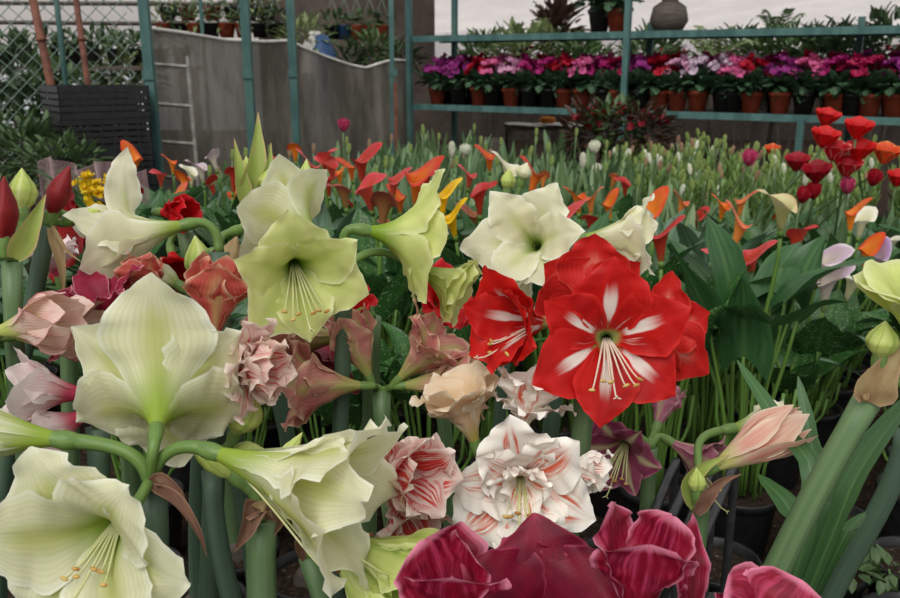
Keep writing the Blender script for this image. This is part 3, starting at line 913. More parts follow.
AM.append(dict(label='amaryllis with a dark red closed bud and a green bract at the left edge', node=(12, 262, 1.02), lean=(0, 1, 0), r=.0115, foot=(14, 450),
    flowers=[
        F((4, 252, 1.0), (.05, 1, .1), 'redbud', L=.078, W=.015, bud=True, ini=(0, 1, 0)),
        F((-14, 252, 1.02), (-.3, .9, .1), 'apple', L=.11, W=.045, th='half', ini=(0, 1, 0)),
        F((22, 220, 1.05), (-.05, 1, -.1), 'greenbud', L=.055, W=.017, bud=True, ini=(.1, 1, 0)),
    ],
    bracts=[([(14, 258, .99), (30, 228, .98), (46, 194, .985)], .014, 'greenspathe')]))
AM.append(dict(label='amaryllis holding one upright red bud above green bracts', node=(48, 226, 1.10), lean=(.2, 1, 0), r=.0115, smat='scape2', foot=(34, 420),
    flowers=[
        F((46, 224, 1.1), (.42, .9, .1), 'redbud', L=.072, W=.0145, bud=True, ini=(.1, 1, 0)),
        F((66, 222, 1.12), (.9, .3, .1), 'greenbud', L=.04, W=.008, bud=True, ini=(.4, .8, 0)),
        F((66, 216, 1.2), (.85, -.4, .2), 'darkred', L=.085, W=.034, th='narrow', roll=10, ini=(.5, .8, 0)),
    ],
    bracts=[([(52, 226, 1.09), (66, 250, 1.08), (84, 264, 1.07)], .003, 'tanspathe'), ([(50, 228, 1.09), (60, 262, 1.08), (64, 300, 1.08)], .008, 'tanspathe')]))
AM.append(dict(label='dark red amaryllis in the shade behind the white profile bloom', node=(120, 250, 1.42), r=.013, foot=(120, 380),
    flowers=[
        F((112, 238, 1.4), (-.5, .05, .5), 'darkred', L=.11, W=.044, th='open', roll=0),
        F((124, 246, 1.4), (.2, -.6, .4), 'darkred', L=.12, W=.046, th='open', roll=20),
        F((130, 222, 1.42), (-.1, .9, .2), 'darkred', L=.055, W=.03, th='half', roll=0),
    ]))
AM.append(dict(label='bright red amaryllis behind the long tube of the white profile bloom', node=(185, 232, 1.46), r=.013, foot=(186, 360),
    flowers=[
        F((156, 212, 1.45), (.7, -.05, .4), 'bright', L=.072, W=.032, th='half', roll=10),
        F((170, 246, 1.46), (.3, -.7, .4), 'bright', L=.08, W=.045, th='open', roll=30),
    ]))
AM.append(dict(label='amaryllis with tall yellow-green bracts just splitting open, between crates and callas', node=(250, 208, 1.42), lean=(0, 1, 0), r=.0135, smat='scape2', foot=(250, 330),
    flowers=[
        F((248, 205, 1.42), (-.02, 1, .05), 'greenbud', L=.07, W=.018, bud=True, ini=(0, 1, 0)),
        F((262, 196, 1.4), (.25, 1, .1), 'greenbud', L=.034, W=.011, bud=True, ini=(.2, 1, 0)),
        F((305, 210, 1.44), (.05, 1, .1), 'greenbud', L=.075, W=.016, bud=True, ini=(.9, .5, 0)),
    ],
    bracts=[([(246, 206, 1.41), (256, 165, 1.405), (258, 112, 1.42)], .022, 'greenspathe'),
            ([(246, 206, 1.40), (240, 175, 1.39), (234, 138, 1.39)], .014, 'greenspathe'),
            ([(254, 206, 1.40), (268, 170, 1.4), (271, 142, 1.41)], .009, 'greenspathe')]))
AM.append(dict(label='amaryllis with a small yellow-green bud between red calla spathes and ivory bloom', node=(512, 215, 1.6), lean=(0, 1, 0), r=.012, smat='scape2', foot=(505, 330),
    flowers=[F((506, 196, 1.58), (.1, 1, .2), 'greenbud', L=.04, W=.014, bud=True), F((520, 186, 1.6), (.3, 1, .2), 'ivory', L=.035, W=.016, bud=True)]))
AM.append(dict(label='red amaryllis glimpsed between lime green petals and the dusky pink blooms', node=(440, 345, 1.45), r=.013, foot=(440, 420),
    flowers=[F((425, 310, 1.42), (.5, .3, .6), 'bright', L=.085, W=.04, th='open', roll=0), F((452, 322, 1.45), (-.1, .9, .3), 'bright', L=.06, W=.03, th='half')]))
AM.append(dict(label='white amaryllis glimpsed low behind the wine veined bloom at left', node=(66, 300, 1.28), r=.013, foot=(64, 420),
    flowers=[F((62, 286, 1.27), (-.1, .9, .35), 'apple', L=.06, W=.03, th='trumpet', ruf=.008)]))
AM.append(dict(label='yellow-green amaryllis bud half hidden under the white profile bloom', node=(205, 300, 1.3), r=.0125, smat='scape2', foot=(206, 400),
    flowers=[F((205, 292, 1.28), (-.15, 1, .1), 'greenbud', L=.075, W=.022, bud=True), F((222, 286, 1.3), (.3, 1, .0), 'tanspathe', L=.07, W=.018, bud=True)]))


def ground(px, py, h=POT_H):
    r = FWD + (px - 450) / FOC * RGT + (299 - py) / FOC * UPV
    d = (h - CAM.z) / r.z
    return CAM + d * r

# feet of the stalks: under the node, leaning a little the way the photo shows
feet = []
for s in AM:
    n = P(*s['node'])
    fx = n.x; fy = n.y
    if 'foot' in s:
        px = s['foot'][0]  # column where the stalk leaves the lower edge
        # same distance as the node, sideways where the stalk leaves the picture
        fx = n.x + (px - s['node'][0]) / FOC * n.y * 2.0
    feet.append([fx, fy + .03])
relax(feet)
for f in feet: POTS.append((f[0], f[1], .09))
for i, s in enumerate(AM):
    amaryllis(s, feet[i], 100 + i)
# ------------------------------------------------------------------ the beds behind: calla lilies and tulips
def free(x, y, m=.19):
    return all((x - a) ** 2 + (y - b) ** 2 > m * m for a, b, r in POTS)


def calla_spathe(sz, rnd, seg=22, nu=12):
    """one calla spathe: funnel with a flared lip and a pointed, turned-out tip; local +Z is up, tip towards +X"""
    mb = MB(); rows = []; uvs = []
    H = sz * 1.5; flare = rnd.uniform(.36, .48); tipl = rnd.uniform(.22, .42)
    ph = rnd.uniform(0, 6)
    for i in range(nu + 1):
        u = i / nu
        row = []; uv = []
        for j in range(seg + 1):
            q = -math.pi * 1.06 + 2 * math.pi * 1.06 * j / seg
            c = math.cos(q); tip = math.exp(-(q / .42) ** 2)
            back = max(0, -c)
            r = sz * (.07 + .17 * u ** 1.1 + flare * (.75 + .3 * c) * max(0, u - .35) ** 1.8 * 1.5) * (1 - .12 * abs(q) / math.pi)
            z = H * u * (.9 + .17 * c) - sz * 1.0 * max(0, u - .62) ** 1.4 * (1.3 + .6 * math.sin(2 * q + ph)) * (.45 + .55 * abs(math.sin(q)))
            r += tip * sz * tipl * max(0, u - .6) ** 1.3 * 1.6
            z += tip * sz * (.42 * max(0, u - .5) - 1.6 * max(0, u - .86))
            rr = r * (1 + .02 * math.sin(5 * q + ph))
            row.append((rr * math.cos(q) - sz * .06 * u, rr * math.sin(q) + (.004 if j == seg else 0), z))
            uv.append((j / seg, u))
        rows.append(row); uvs.append(uv)
    return mb.grid(rows, uvs)


def arrow_leaf(mb, o, dirv, upv, L, Wd, rnd, mat=0, rows_n=10):
    """arrow-shaped calla blade from its stalk end o, pointing along dirv"""
    t = dirv.normalized()
    n = (upv - t * upv.dot(t)).normalized()
    s = t.cross(n)
    rows = []; uvs = []
    fold = rnd.uniform(.15, .45); droop = rnd.uniform(.1, .45); ph = rnd.uniform(0, 6)
    for i in range(rows_n + 1):
        u = i / rows_n
        w = Wd * lerp_tab([(0, .82), (.15, 1.0), (.4, .86), (.7, .5), (.9, .18), (1, .02)], u)
        c = o + t * L * u - n * L * droop * u * u
        row = []; uv = []
        for j in range(9):
            v = -1 + j / 4
            lob = -.30 * L * abs(v) ** 1.6 * (1 - u) ** 2.5
            row.append(c + s * w * v + t * lob + n * (fold * w * v * v + .09 * Wd * abs(v) * math.sin(9 * u + ph + 2 * v)))
            uv.append(((v + 1) / 2, u))
        rows.append(row); uvs.append(uv)
    mb.grid(rows, uvs, mat)


def calla_foliage(seed, H=.40, n=11):
    rnd = random.Random(seed)
    mb = MB()
    for k in range(n):
        a = k * 2.4 + rnd.uniform(-.4, .4)
        rr = rnd.uniform(.01, .05)
        p0 = Vector((rr * math.cos(a), rr * math.sin(a), POT_H - .03))
        sp = rnd.uniform(.03, .1)
        h = H * rnd.uniform(.78, 1.02)
        p3 = Vector(((rr + sp) * math.cos(a), (rr + sp) * math.sin(a), POT_H + h - .06))
        p1 = p0 + Vector((0, 0, h * .5)); p2 = p3 - Vector((sp * .3 * math.cos(a), sp * .3 * math.sin(a), h * .3))
        mb.tube(bez(p0, p1, p2, p3, 6), [.0055 - .002 * i / 6 for i in range(7)], 6, 0)
        el = rnd.uniform(.7, 1.4)
        d = Vector((math.cos(a) * math.cos(el), math.sin(a) * math.cos(el), math.sin(el)))
        up = Vector((-math.cos(a) * math.sin(el), -math.sin(a) * math.sin(el), math.cos(el)))
        arrow_leaf(mb, p3, d, up, rnd.uniform(.13, .2), rnd.uniform(.044, .07), rnd, 1)
    for k in range(7):
        a = rnd.uniform(0, 6.28); rr = rnd.uniform(.01, .055)
        p0 = Vector((rr * math.cos(a), rr * math.sin(a), POT_H - .03))
        p3 = p0 * 1.0 + Vector((rr * 1.2 * math.cos(a), rr * 1.2 * math.sin(a), H * rnd.uniform(.45, .62)))
        mb.tube(bez(p0, p0 + Vector((0, 0, .15)), p3 - Vector((0, 0, .15)), p3, 5), .0042, 5, 0)
    return mb


def pot_mesh(r=.088, h=POT_H):
    mb = MB().lathe([(0, .0), (r * .74, 0), (r * .76, .004), (r * .95, h - .022), (r * .955, h - .02), (r * 1.0, h - .018), (r * 1.02, h), (r * .99, h + .002), (r * .94, h), (r * .9, h - .03), (r * .72, .01), (0, .008)], 20)
    return mb.mesh('pot', [M['pot']])


def soil_mesh(r=.088, h=POT_H, seed=1):
    rnd = random.Random(seed); rows = []
    for i in range(5):
        q = i / 4 * r * .915
        rows.append([(q * math.cos(a), q * math.sin(a), h - .02 + .007 * (1 - (i / 4) ** 2) + (rnd.uniform(-.004, .004) if 0 < i < 4 else 0)) for a in [2 * math.pi * k / 20 for k in range(20)]])
    return MB().grid(rows, None, 0, True).mesh('soil', [M['soil']])

POTM = pot_mesh(); SOILM = soil_mesh()
CF = []
for i in range(9):
    mt = ['calla_speck', 'calla_leaf', 'calla_speck', 'calla_leaf_b', 'calla_speck'][i % 5]
    CF.append(calla_foliage(500 + i).mesh('foliage', [M['stalk'], M[mt]]))
SPX = {}
for k in CM:
    SPX[k] = []
    for i in range(2):
        SPX[k].append(calla_spathe(1.0, random.Random(900 + i * 7 + len(k))).mesh('spathe', [CM[k]]))
SPADIX = MB().lathe([(0, .1), (.045, .12), (.06, .3), (.05, .6), (.02, .72), (0, .74)], 8).mesh('spadix', [M['spadix']])

# px, py of the bloom's mouth, width in the picture, colour, tip direction (degrees, 0 = right in the picture, 90 = away)
CAL = [
    (130, 150, 24, 'orange', 150), (128, 172, 26, 'dusk', 180), (172, 157, 14, 'orange', 200), (183, 174, 18, 'orange', 250), (160, 169, 16, 'pink', 240),
    (202, 161, 18, 'mauve', 200), (190, 168, 16, 'white', 170), (216, 152, 16, 'mauve', 300), (180, 188, 18, 'salmon', 40),
    (295, 144, 16, 'orange', 270), (308, 157, 24, 'pink', 200), (324, 150, 20, 'pink', 330), (297, 172, 20, 'orange', 230), (340, 166, 16, 'orange', 0),
    (361, 150, 28, 'red', 10), (372, 176, 30, 'pink', 350), (381, 196, 30, 'dusk', 270), (352, 204, 18, 'red', 200), (415, 162, 36, 'redorange', 10), (318, 188, 22, 'red', 250),
    (442, 186, 27, 'yellow', 20), (456, 206, 27, 'yellow', 0), (270, 180, 18, 'orange', 220), (231, 170, 20, 'red', 260), (480, 186, 26, 'red', 10), (462, 234, 22, 'red', 280),
    (345, 225, 16, 'dusk', 270), (388, 222, 22, 'dusk', 200),
    (490, 148, 20, 'redorange', 180), (507, 160, 28, 'white', 160), (530, 165, 26, 'redorange', 190), (543, 173, 14, 'salmon', 270), (560, 206, 28, 'pink', 10), (580, 189, 22, 'orange', 200),
    (592, 191, 20, 'salmon', 330), (590, 214, 22, 'red', 240), (576, 238, 22, 'pink', 200), (655, 198, 32, 'orange', 20), (664, 224, 34, 'red', 330), (612, 172, 14, 'salmon', 250),
    (722, 197, 20, 'orange', 180), (741, 194, 20, 'salmon', 340), (735, 213, 30, 'salmon', 160), (754, 243, 30, 'pink', 340), (716, 250, 26, 'pink', 190), (785, 190, 36, 'cream', 180),
    (797, 226, 30, 'red', 300), (820, 247, 32, 'mauve', 340), (861, 213, 22, 'white', 30), (853, 204, 24, 'orange', 350), (880, 247, 24, 'violet', 40), (891, 237, 16, 'white', 330),
    (777, 270, 26, 'white', 170), (828, 268, 34, 'mauve', 10), (848, 274, 24, 'white', 200), (694, 286, 28, 'dusk', 200), (704, 268, 20, 'dusk', 320), (868, 240, 24, 'orange', 20),
    (286, 158, 16, 'redorange', 200), (333, 158, 20, 'pink', 160), (352, 160, 18, 'redorange', 200), (329, 176, 18, 'red', 340), (346, 184, 22, 'dusk', 200), (392, 172, 22, 'pink', 20),
    (400, 190, 20, 'redorange', 160), (427, 168, 20, 'red', 30), (304, 194, 16, 'pink', 10), (468, 168, 18, 'pink', 200), (475, 206, 20, 'dusk', 180), (548, 190, 18, 'red', 180), (612, 196, 20, 'orange', 20),
    (626, 178, 16, 'red', 170), (236, 188, 18, 'redorange', 40), (214, 178, 16, 'red', 300), (680, 196, 18, 'salmon', 180), (640, 214, 18, 'dusk', 10),
    (698, 210, 16, 'red', 0), (776, 214, 16, 'orange', 270), (740, 268, 16, 'dusk', 0), (772, 300, 14, 'dusk', 60),
]
COLN = dict(orange='orange', redorange='red-orange', red='red', pink='rosy red', salmon='salmon orange', yellow='yellow', white='white', cream='cream', mauve='pale mauve', violet='violet', dusk='dusky red')
crnd = random.Random(4)
clumps = []
for (px, py, wpx, col, tip) in CAL:
    d = max(1.75, min(3.6, .072 * FOC / wpx * .82 + .35))
    # keep the bloom at a believable height
    if px > 680 and py > 225: d = max(d, 2.3)
    for _ in range(40):
        p = P(px, py, d)
        if p.z > .86: d += .05
        elif p.z < .5: d -= .04
    p = P(px, py, d)
    best = None
    for c in clumps:
        if (c[0] - p.x) ** 2 + (c[1] - p.y) ** 2 < .13 ** 2 and len(c[2]) < 4: best = c; break
    if not best:
        best = [p.x + crnd.uniform(-.03, .03), p.y + .03, []]
        clumps.append(best)
    best[2].append((p, wpx * d / FOC / .92, col, tip, px))
# filler clumps with leaves only
fill = []
cpos = [[c[0], c[1]] for c in clumps]
relax(cpos, 60, .19)
for c, q in zip(clumps, cpos): c[0], c[1] = q
rows_y = 1.78
while rows_y < 3.5:
    x = -(rows_y * .56 + .15)
    while x < rows_y * .56 + .2:
        xx, yy = x + crnd.uniform(-.05, .05), rows_y + crnd.uniform(-.05, .05)
        x += .225
        if any((xx - a) ** 2 + (yy - b) ** 2 < .185 ** 2 for a, b in cpos) or not free(xx, yy, .2): continue
        px_, py_, _d = project((xx, yy, POT_H))
        if xx > .28 and yy < 2.5 and px_ < 905:  # bare pots show here
            continue
        if xx < -.9 and yy > 2.9: continue
        if xx < -.75 and yy < 2.2: continue
        cpos.append([xx, yy]); fill.append((xx, yy))
    rows_y += .2
cc = {}
items = []
for c in clumps:
    cols = sorted(set(COLN[f[2]] for f in c[2]))
    n = len(c[2])
    what = (f'one {cols[0]} bloom' if n == 1 else f'{["", "", "two", "three", "four"][n]} blooms, ' + ' and '.join(cols[:3]))
    items.append((c, f'calla lily clump with {what}'))
for c, lab in items: cc.setdefault(lab, []).append(c)
seed = 0
BLOOM = {}
for lab, cs in cc.items():
    cs.sort(key=lambda c: c[2][0][4])
    for i, c in enumerate(cs):
        l2 = lab if len(cs) == 1 else f'{lab}, {ORD[i]} such from the left' if i else f'{lab}, leftmost of such'
        seed += 1
        rnd = random.Random(seed)
        root = thing('calla_lily', l2, 'calla lily', (c[0], c[1], 0), 'calla lilies in bloom')
        POTS.append((c[0], c[1], .09))
        po = link('pot', POTM, root); link('soil', SOILM, po)
        fo = link('foliage', CF[seed % 9], root); fo.rotation_euler.z = rnd.uniform(0, 6.28)
        zt = min(f[0].z for f in c[2])
        fo.scale = (1, 1, max(.64, min(1.35, (zt - .05) / .66)))
        for (p, w, col, tip, px) in c[2]:
            rel = p - root.location
            sz = w
            ax = Vector((rnd.uniform(-.2, .2), rnd.uniform(-.4, -.02), 1)).normalized()
            zz = rel.z - sz * 1.2
            b = Vector((rel.x, rel.y, zz))
            s0 = Vector((rnd.uniform(-.03, .03), rnd.uniform(-.03, .03), POT_H - .03))
            st = MB().tube(bez(s0, s0 + Vector((0, 0, zz * .4)), b - ax * .12, b, 8), [.0052 - .001 * i / 8 for i in range(9)], 7)
            st.tube([b - ax * .002, b + ax * sz * .18], [.0055, .06 * sz + .003], 8)
            f = st.build('flower', M['stalk'], root)
            spo = link('spathe', SPX[col][rnd.randrange(2)], f)
            mm = frame(b, ax, Vector((math.cos(R(tip)), math.sin(R(tip)), 0)))
            spo.matrix_basis = mm @ Matrix.Diagonal((sz, sz, sz, 1))
            sx_ = link('spadix', SPADIX, f); sx_.matrix_basis = spo.matrix_basis.copy()
lab_fill = 'calla lily clump in leaf without a bloom, in the middle bed'
for i, (x, y) in enumerate(fill):
    root = thing('calla_lily', lab_fill, 'calla lily', (x, y, 0), 'calla lilies in leaf')
    POTS.append((x, y, .09))
    po = link('pot', POTM, root); link('soil', SOILM, po)
    fo = link('foliage', CF[(i * 4 + 1) % 9], root); fo.rotation_euler.z = crnd.uniform(0, 6.28)
    k = crnd.uniform(.82, .98)
    fo.scale = (k, k, k)

# bare pots of soil between the stalks, lower right
bare = []
y = 1.32
row = 0
while y < 2.6:
    x = .22 + (.1 if row % 2 else 0)
    while x < y * .56 + .15:
        xx, yy = x + crnd.uniform(-.012, .012), y + crnd.uniform(-.012, .012)
        x += .195
        if free(xx, yy, .186): bare.append((xx, yy)); POTS.append((xx, yy, .09))
    y += .175; row += 1
for x0 in (-.62, -.42, -.22, -.02, .16):
    for y0 in (.62, 1.0, 1.2, 1.4, 1.6):
        xx, yy = x0 + crnd.uniform(-.03, .03), y0 + crnd.uniform(-.02, .02)
        if free(xx, yy, .188): bare.append((xx, yy)); POTS.append((xx, yy, .09))
for i, (x, y) in enumerate(bare):
    root = thing('flower_pot', 'round black pot of bare soil standing between the flower stalks', 'flower pot', (x, y, 0), 'pots of bare soil')
    po = link('pot', POTM, root); so = link('soil', SOILM, po)
    root.rotation_euler.z = crnd.uniform(0, 6.28)


# ------------------------------------------------------------------ tulips
def tulip_foliage(seed, n=9, H=.39):
    rnd = random.Random(seed); mb = MB()
    for k in range(n):
        a = k * 2.4 + rnd.uniform(-.4, .4); rr = rnd.uniform(.005, .05)
        o = Vector((math.cos(a), math.sin(a), 0))
        p0 = o * rr + Vector((0, 0, POT_H - .03))
        h = H * rnd.uniform(.75, 1.1); sp = rnd.uniform(.02, .11)
        pts = [p0, p0 + o * sp * .25 + Vector((0, 0, h * .4)), p0 + o * sp * .6 + Vector((0, 0, h * .75)), p0 + o * sp * 1.1 + Vector((0, 0, h))]
        c = catmull(pts, 3); rows = []; uvs = []
        sd = Vector((-math.sin(a), math.cos(a), 0)); w = rnd.uniform(.019, .034)
        for i, p in enumerate(c):
            u = i / (len(c) - 1)
            ww = w * lerp_tab([(0, .5), (.35, 1), (.6, .92), (.85, .5), (1, .03)], u)
            tws = u * rnd.uniform(-.1, .1) * 3
            s2 = (sd * math.cos(tws) + o * math.sin(tws))
            rows.append([p + s2 * ww * v - o * ww * .45 * (1 - abs(v)) for v in (-1, -.5, 0, .5, 1)])
            uvs.append([((v + 1) / 2, u) for v in (-1, -.5, 0, .5, 1)])
        mb.grid(rows, uvs, 0)
    return mb

def lily_foliage(seed, n=5, H=.44):
    rnd = random.Random(seed); mb = MB()
    for k in range(n):
        a = k * 2.4 + rnd.uniform(-.4, .4); rr = rnd.uniform(.01, .055)
        o = Vector((math.cos(a), math.sin(a), 0))
        h = H * rnd.uniform(.8, 1.05)
        st = bez(o * rr + Vector((0, 0, POT_H - .03)), o * rr + Vector((0, 0, POT_H + h * .4)), o * rr * 1.5 + Vector((0, 0, POT_H + h * .7)), o * rr * 1.9 + Vector((0, 0, POT_H + h)), 14)
        mb.tube(st, .0035, 5, 0)
        for i in range(3, 15):
            for q in range(2):
                b = i * 2.4 + q * 3.1 + k
                e = rnd.uniform(.5, 1.0)
                d = Vector((math.cos(b) * math.cos(e), math.sin(b) * math.cos(e), math.sin(e)))
                s2 = Vector((-math.sin(b), math.cos(b), 0)); L = rnd.uniform(.055, .095) * (1.1 - .03 * i); w = L * .12
                nn = s2.cross(d)
                rows = [[st[i] + d * L * u + nn * (-L * .3 * u * u) + s2 * w * kk * v for v in (-1, 0, 1)] for u, kk in ((0, .5), (.35, 1), (.7, .75), (1, .02))]
                mb.grid(rows, None, 0)
    return mb

LF = [lily_foliage(760 + i).mesh('leaves', [M['lily']]) for i in range(4)]
TF = [tulip_foliage(700 + i).mesh('leaves', [M['tulip_leaf' if i % 3 else 'tulip_leaf_b']]) for i in range(7)]


def tulip_petals(kind, th, L, Wd, seed, n=6):
    rnd = random.Random(seed); mb = MB()
    for k in range(n):
        q = petal(k * 6.283 / n + (.1 if k % 2 else 0), L * rnd.uniform(.93, 1.05), Wd, th, rnd, r0=.003 + (.002 if k % 2 else 0), ruf=.002, cup=.9, dth=rnd.uniform(-4, 4), twist=rnd.uniform(-.1, .1), wt=WR, nu=9, nv=6)
        b = len(mb.v)
        mb.v += q.v; mb.uv += q.uv; mb.f += [tuple(i + b for i in f) for f in q.f]; mb.mi += q.mi
    return mb.mesh('petals', [PM[kind]])

STEMM = {}
def tulip(x, y, lab, grp, blooms, i, leafy=True, k=1.0):
    """blooms: list of (dx, dy, z, petals mesh, tilt)"""
    root = thing('tulip' if leafy else 'lily', lab, 'tulip' if leafy else 'lily', (x, y, 0), grp)
    POTS.append((x, y, .09))
    po = link('pot', POTM, root); link('soil', SOILM, po)
    fo = link('leaves', LF[i % 4] if not leafy else TF[i % 7], root); fo.rotation_euler.z = crnd.uniform(0, 6.28); fo.scale = (k, k, k)
    for dx, dy, z, pm, tl in blooms:
        e = Vector((dx, dy, z))
        s0 = Vector((crnd.uniform(-.02, .02), crnd.uniform(-.02, .02), POT_H - .03))
        ax = Vector((tl[0], tl[1], 1)).normalized()
        f = MB().tube(bez(s0, s0 + Vector((0, 0, z * .4)), e - ax * .08, e, 6), .0038, 6).build('flower', M['tulip_leaf_b'], root)
        pe = link('petals', pm, f)
        pe.matrix_basis = frame(e, ax, Vector((1, 0, 0)))
    return root

CLOSED = {k: tulip_petals(k, 'cup', .062, .024, 31) for k in ('t_white', 't_pink', 't_green', 't_red', 't_dusk', 't_crimson')}
SMALL = {k: tulip_petals(k, [(0, 40), (.2, 12), (.5, -3), (1, -9)], .054, .0085, 37) for k in ('t_white', 't_green', 't_dusk', 't_pink')}
OPENT = {k: tulip_petals(k, 'cupopen', .075, .03, 33, 6) for k in ('t_red', 't_pink', 't_edge', 't_orange', 't_crimson')}

TUL = [  # px, py (middle of the bloom), width px, mesh table, colour, words
    (825, 117, 33, OPENT, 't_red', 'wide open red tulip, topmost of the red ones'), (857, 128, 30, OPENT, 't_red', 'wide open orange-red tulip beside the topmost red one'),
    (823, 137, 26, OPENT, 't_red', 'open red tulip directly under the topmost one'), (833, 150, 34, OPENT, 't_edge', 'ruffled red tulip with pale petal edges, in the middle of the red ones'),
    (860, 150, 28, OPENT, 't_red', 'red tulip between the pale-edged and the orange tulip'), (884, 153, 34, OPENT, 't_orange', 'orange tulip with yellow petal edges at the right'),
    (797, 162, 22, OPENT, 't_crimson', 'deep crimson tulip, leftmost of the red ones'), (818, 172, 28, OPENT, 't_crimson', 'deep crimson double tulip above the cream calla'),
    (846, 166, 30, OPENT, 't_edge', 'pink-edged red tulip right above the pink one'), (848, 183, 22, CLOSED, 't_pink', 'closed pink tulip under the pink-edged red one'),
    (873, 175, 24, CLOSED, 't_crimson', 'closed crimson tulip near the right edge'), (897, 178, 20, OPENT, 't_red', 'red tulip cut by the right edge'),
    (802, 192, 24, CLOSED, 't_crimson', 'crimson tulip bud low behind the cream calla'), (814, 188, 18, CLOSED, 't_crimson', 'small crimson tulip behind the cream calla'), (749, 155, 16, CLOSED, 't_pink', 'single pink tulip among the green lily stems'),
    (343, 123, 11, CLOSED, 't_pink', 'single pink tulip in front of the plastic curtain'), (595, 145, 11, CLOSED, 't_white', 'closed white tulip under the hanging red flowers'),
    (596, 167, 9, CLOSED, 't_white', 'small white tulip below the other white one'), (466, 148, 10, CLOSED, 't_white', 'white tulip left of the white calla'),
    (452, 146, 9, SMALL, 't_white', 'narrow white tulip bud near the shelf post'), (583, 157, 9, SMALL, 't_white', 'thin white bud left of the two white tulips'), (772, 150, 14, OPENT, 't_orange', 'small yellow and orange tulip among lily stems'),
]
for i, (px, py, wpx, tab, col, words) in enumerate(TUL):
    real = .082 if tab is OPENT else .046 if tab is CLOSED else .03
    d = max(2.8, min(5.4, real * FOC / wpx))
    p = P(px, py, d)
    while p.z > .92 and d < 5.4: d += .05; p = P(px, py, d)
    x, y = p.x + crnd.uniform(-.02, .02), p.y + crnd.uniform(.0, .04)
    for _ in range(60):
        if free(x, y, .15): break
        x += crnd.uniform(-.03, .03); y += crnd.uniform(-.01, .03)
    s = wpx * d / FOC / real
    r = tulip(x, y, words, 'tulips in bloom', [(p.x - x, p.y - y, p.z - .035, tab[col], (crnd.uniform(-.25, .25), -.25))], i, k=.95 if p.z < .75 else 1.08)


def ylimit(x):
    if x < -1.3: return 3.95
    if x < -.3: return 4.35 + (x + 1.3) * 1.75
    return min(6.35, 6.45 - (x + .3) * .56)

tn = 0
y = 3.3
TUP = []
while y < 6.4:
    x = -(y * .56 + .1)
    while x < y * .56 + .15:
        xx, yy = x + crnd.uniform(-.05, .05), y + crnd.uniform(-.05, .05)
        x += .205
        if yy > ylimit(xx) or not free(xx, yy, .16): continue
        if xx < -1.25 and yy < 9 : continue
        TUP.append((xx, yy))
    y += .19
for i, (x, y) in enumerate(TUP):
    right = x > .95
    q = crnd.random()
    zt = crnd.uniform(.58, .7)
    if right:
        tab = [(crnd.uniform(-.05, .05), crnd.uniform(-.05, .05), zt - .02 * j, SMALL[crnd.choice(['t_green', 't_green', 't_green', 't_green', 't_white', 't_green', 't_dusk'])], (crnd.uniform(-.3, .3), crnd.uniform(-.3, .3))) for j in range(5)]
        tulip(x, y, 'leafy stemmed plant with slim unopened green buds, in the bed before the right shelf', 'budding plants before the right shelf', tab, i, leafy=False, k=1.0)
    elif q < .35:
        tulip(x, y, 'tulip plant in leaf with one slim bud, in the far bed', 'budding tulips in the far bed', [(0, 0, zt - .02, SMALL[crnd.choice(['t_green', 't_dusk', 't_green', 't_green'])], (.05, .05))], i)
    else:
        tulip(x, y, 'tulip plant in leaf only, in the far bed before curtain and shelf', 'tulips in leaf', [], i, k=crnd.uniform(1.0, 1.28))
print('callas', len(clumps), len(fill), 'bare', len(bare), 'tulips', len(TUP))
# ------------------------------------------------------------------ the back of the glasshouse
def G(px, d, z):
    """point at height z; px and d are the picture column and depth at eye height"""
    return Vector(((px - 450) / FOC * d, d / math.cos(PITCH), z))


def d_to_y(d, z):
    # y of a point with depth d and height z
    return (d + (z - CAM.z) * math.sin(PITCH)) / math.cos(PITCH)


def top_z(py, d):
    return P(450, py, d).z

brnd = random.Random(12)
# concrete wall behind the curtain, plastic roof, pale far wall
a, b = G(262, 8.6, 0), G(432, 9.4, 0)
xd = (b - a).normalized(); nd = Vector((-xd.y, xd.x, 0))
cn = (a + b) / 2
struct(MB().box((cn.x, cn.y, .89), ((b - a).length, .15, 1.78), (xd, nd, Vector((0, 0, 1)))).build('wall_back', M['concrete'], smooth=False))


def bar(name, p, q, w, mat, parent=None, mb=None):
    own = mb is None
    mb = mb or MB()
    p, q = Vector(p), Vector(q)
    z = (q - p).normalized(); x = z.orthogonal().normalized() if abs(z.z) < .99 else Vector((1, 0, 0))
    y = z.cross(x)
    mb.box((p + q) / 2, (w, w, (q - p).length), (x, y, z))
    return mb.build(name, M[mat], parent, smooth=False) if own else mb

# roof film
rows = []
for i in range(13):
    v = i / 12
    row = []
    for j in range(41):
        u = j / 40
        x = -1.2 + 11.5 * u
        yy = 8.3 + 7 * v
        z = 2.75 - 1.05 * v + .05 * math.sin(u * 42 + 2 * v) * (1 - .4 * v) + .05 * noise.noise(Vector((x * 1.5, yy * 1.2, 0))) - .16 * math.sin(u * 11) ** 2 * .4
        row.append((x, yy, z))
    rows.append(row)
struct(MB().grid(rows).build('ceiling', M['film']))
struct(MB().grid([[(-1.2 + 11.5 * j / 20, 15.4 + .1 * math.sin(j * 2.3), z) for j in range(21)] for z in (.9, 1.2, 1.5, 1.75)]).build('wall_far', M['film']))
pw = MB().grid([[(-9 + 7.4 * j / 20, 9.6 + .03 * math.sin(j * 1.7), 1.3 + .16 * k) for j in range(21)] for k in range(9)])
struct(pw.build('wall_left', M['film']))
for k, (z0, z1) in enumerate(((1.56, 1.5), (1.74, 1.7), (1.9, 1.9))):
    bar(f'trim_{k + 1}', (-8, 9.45, z0), (-1.2, 9.3, z1), .03, 'wood')['kind'] = 'structure'

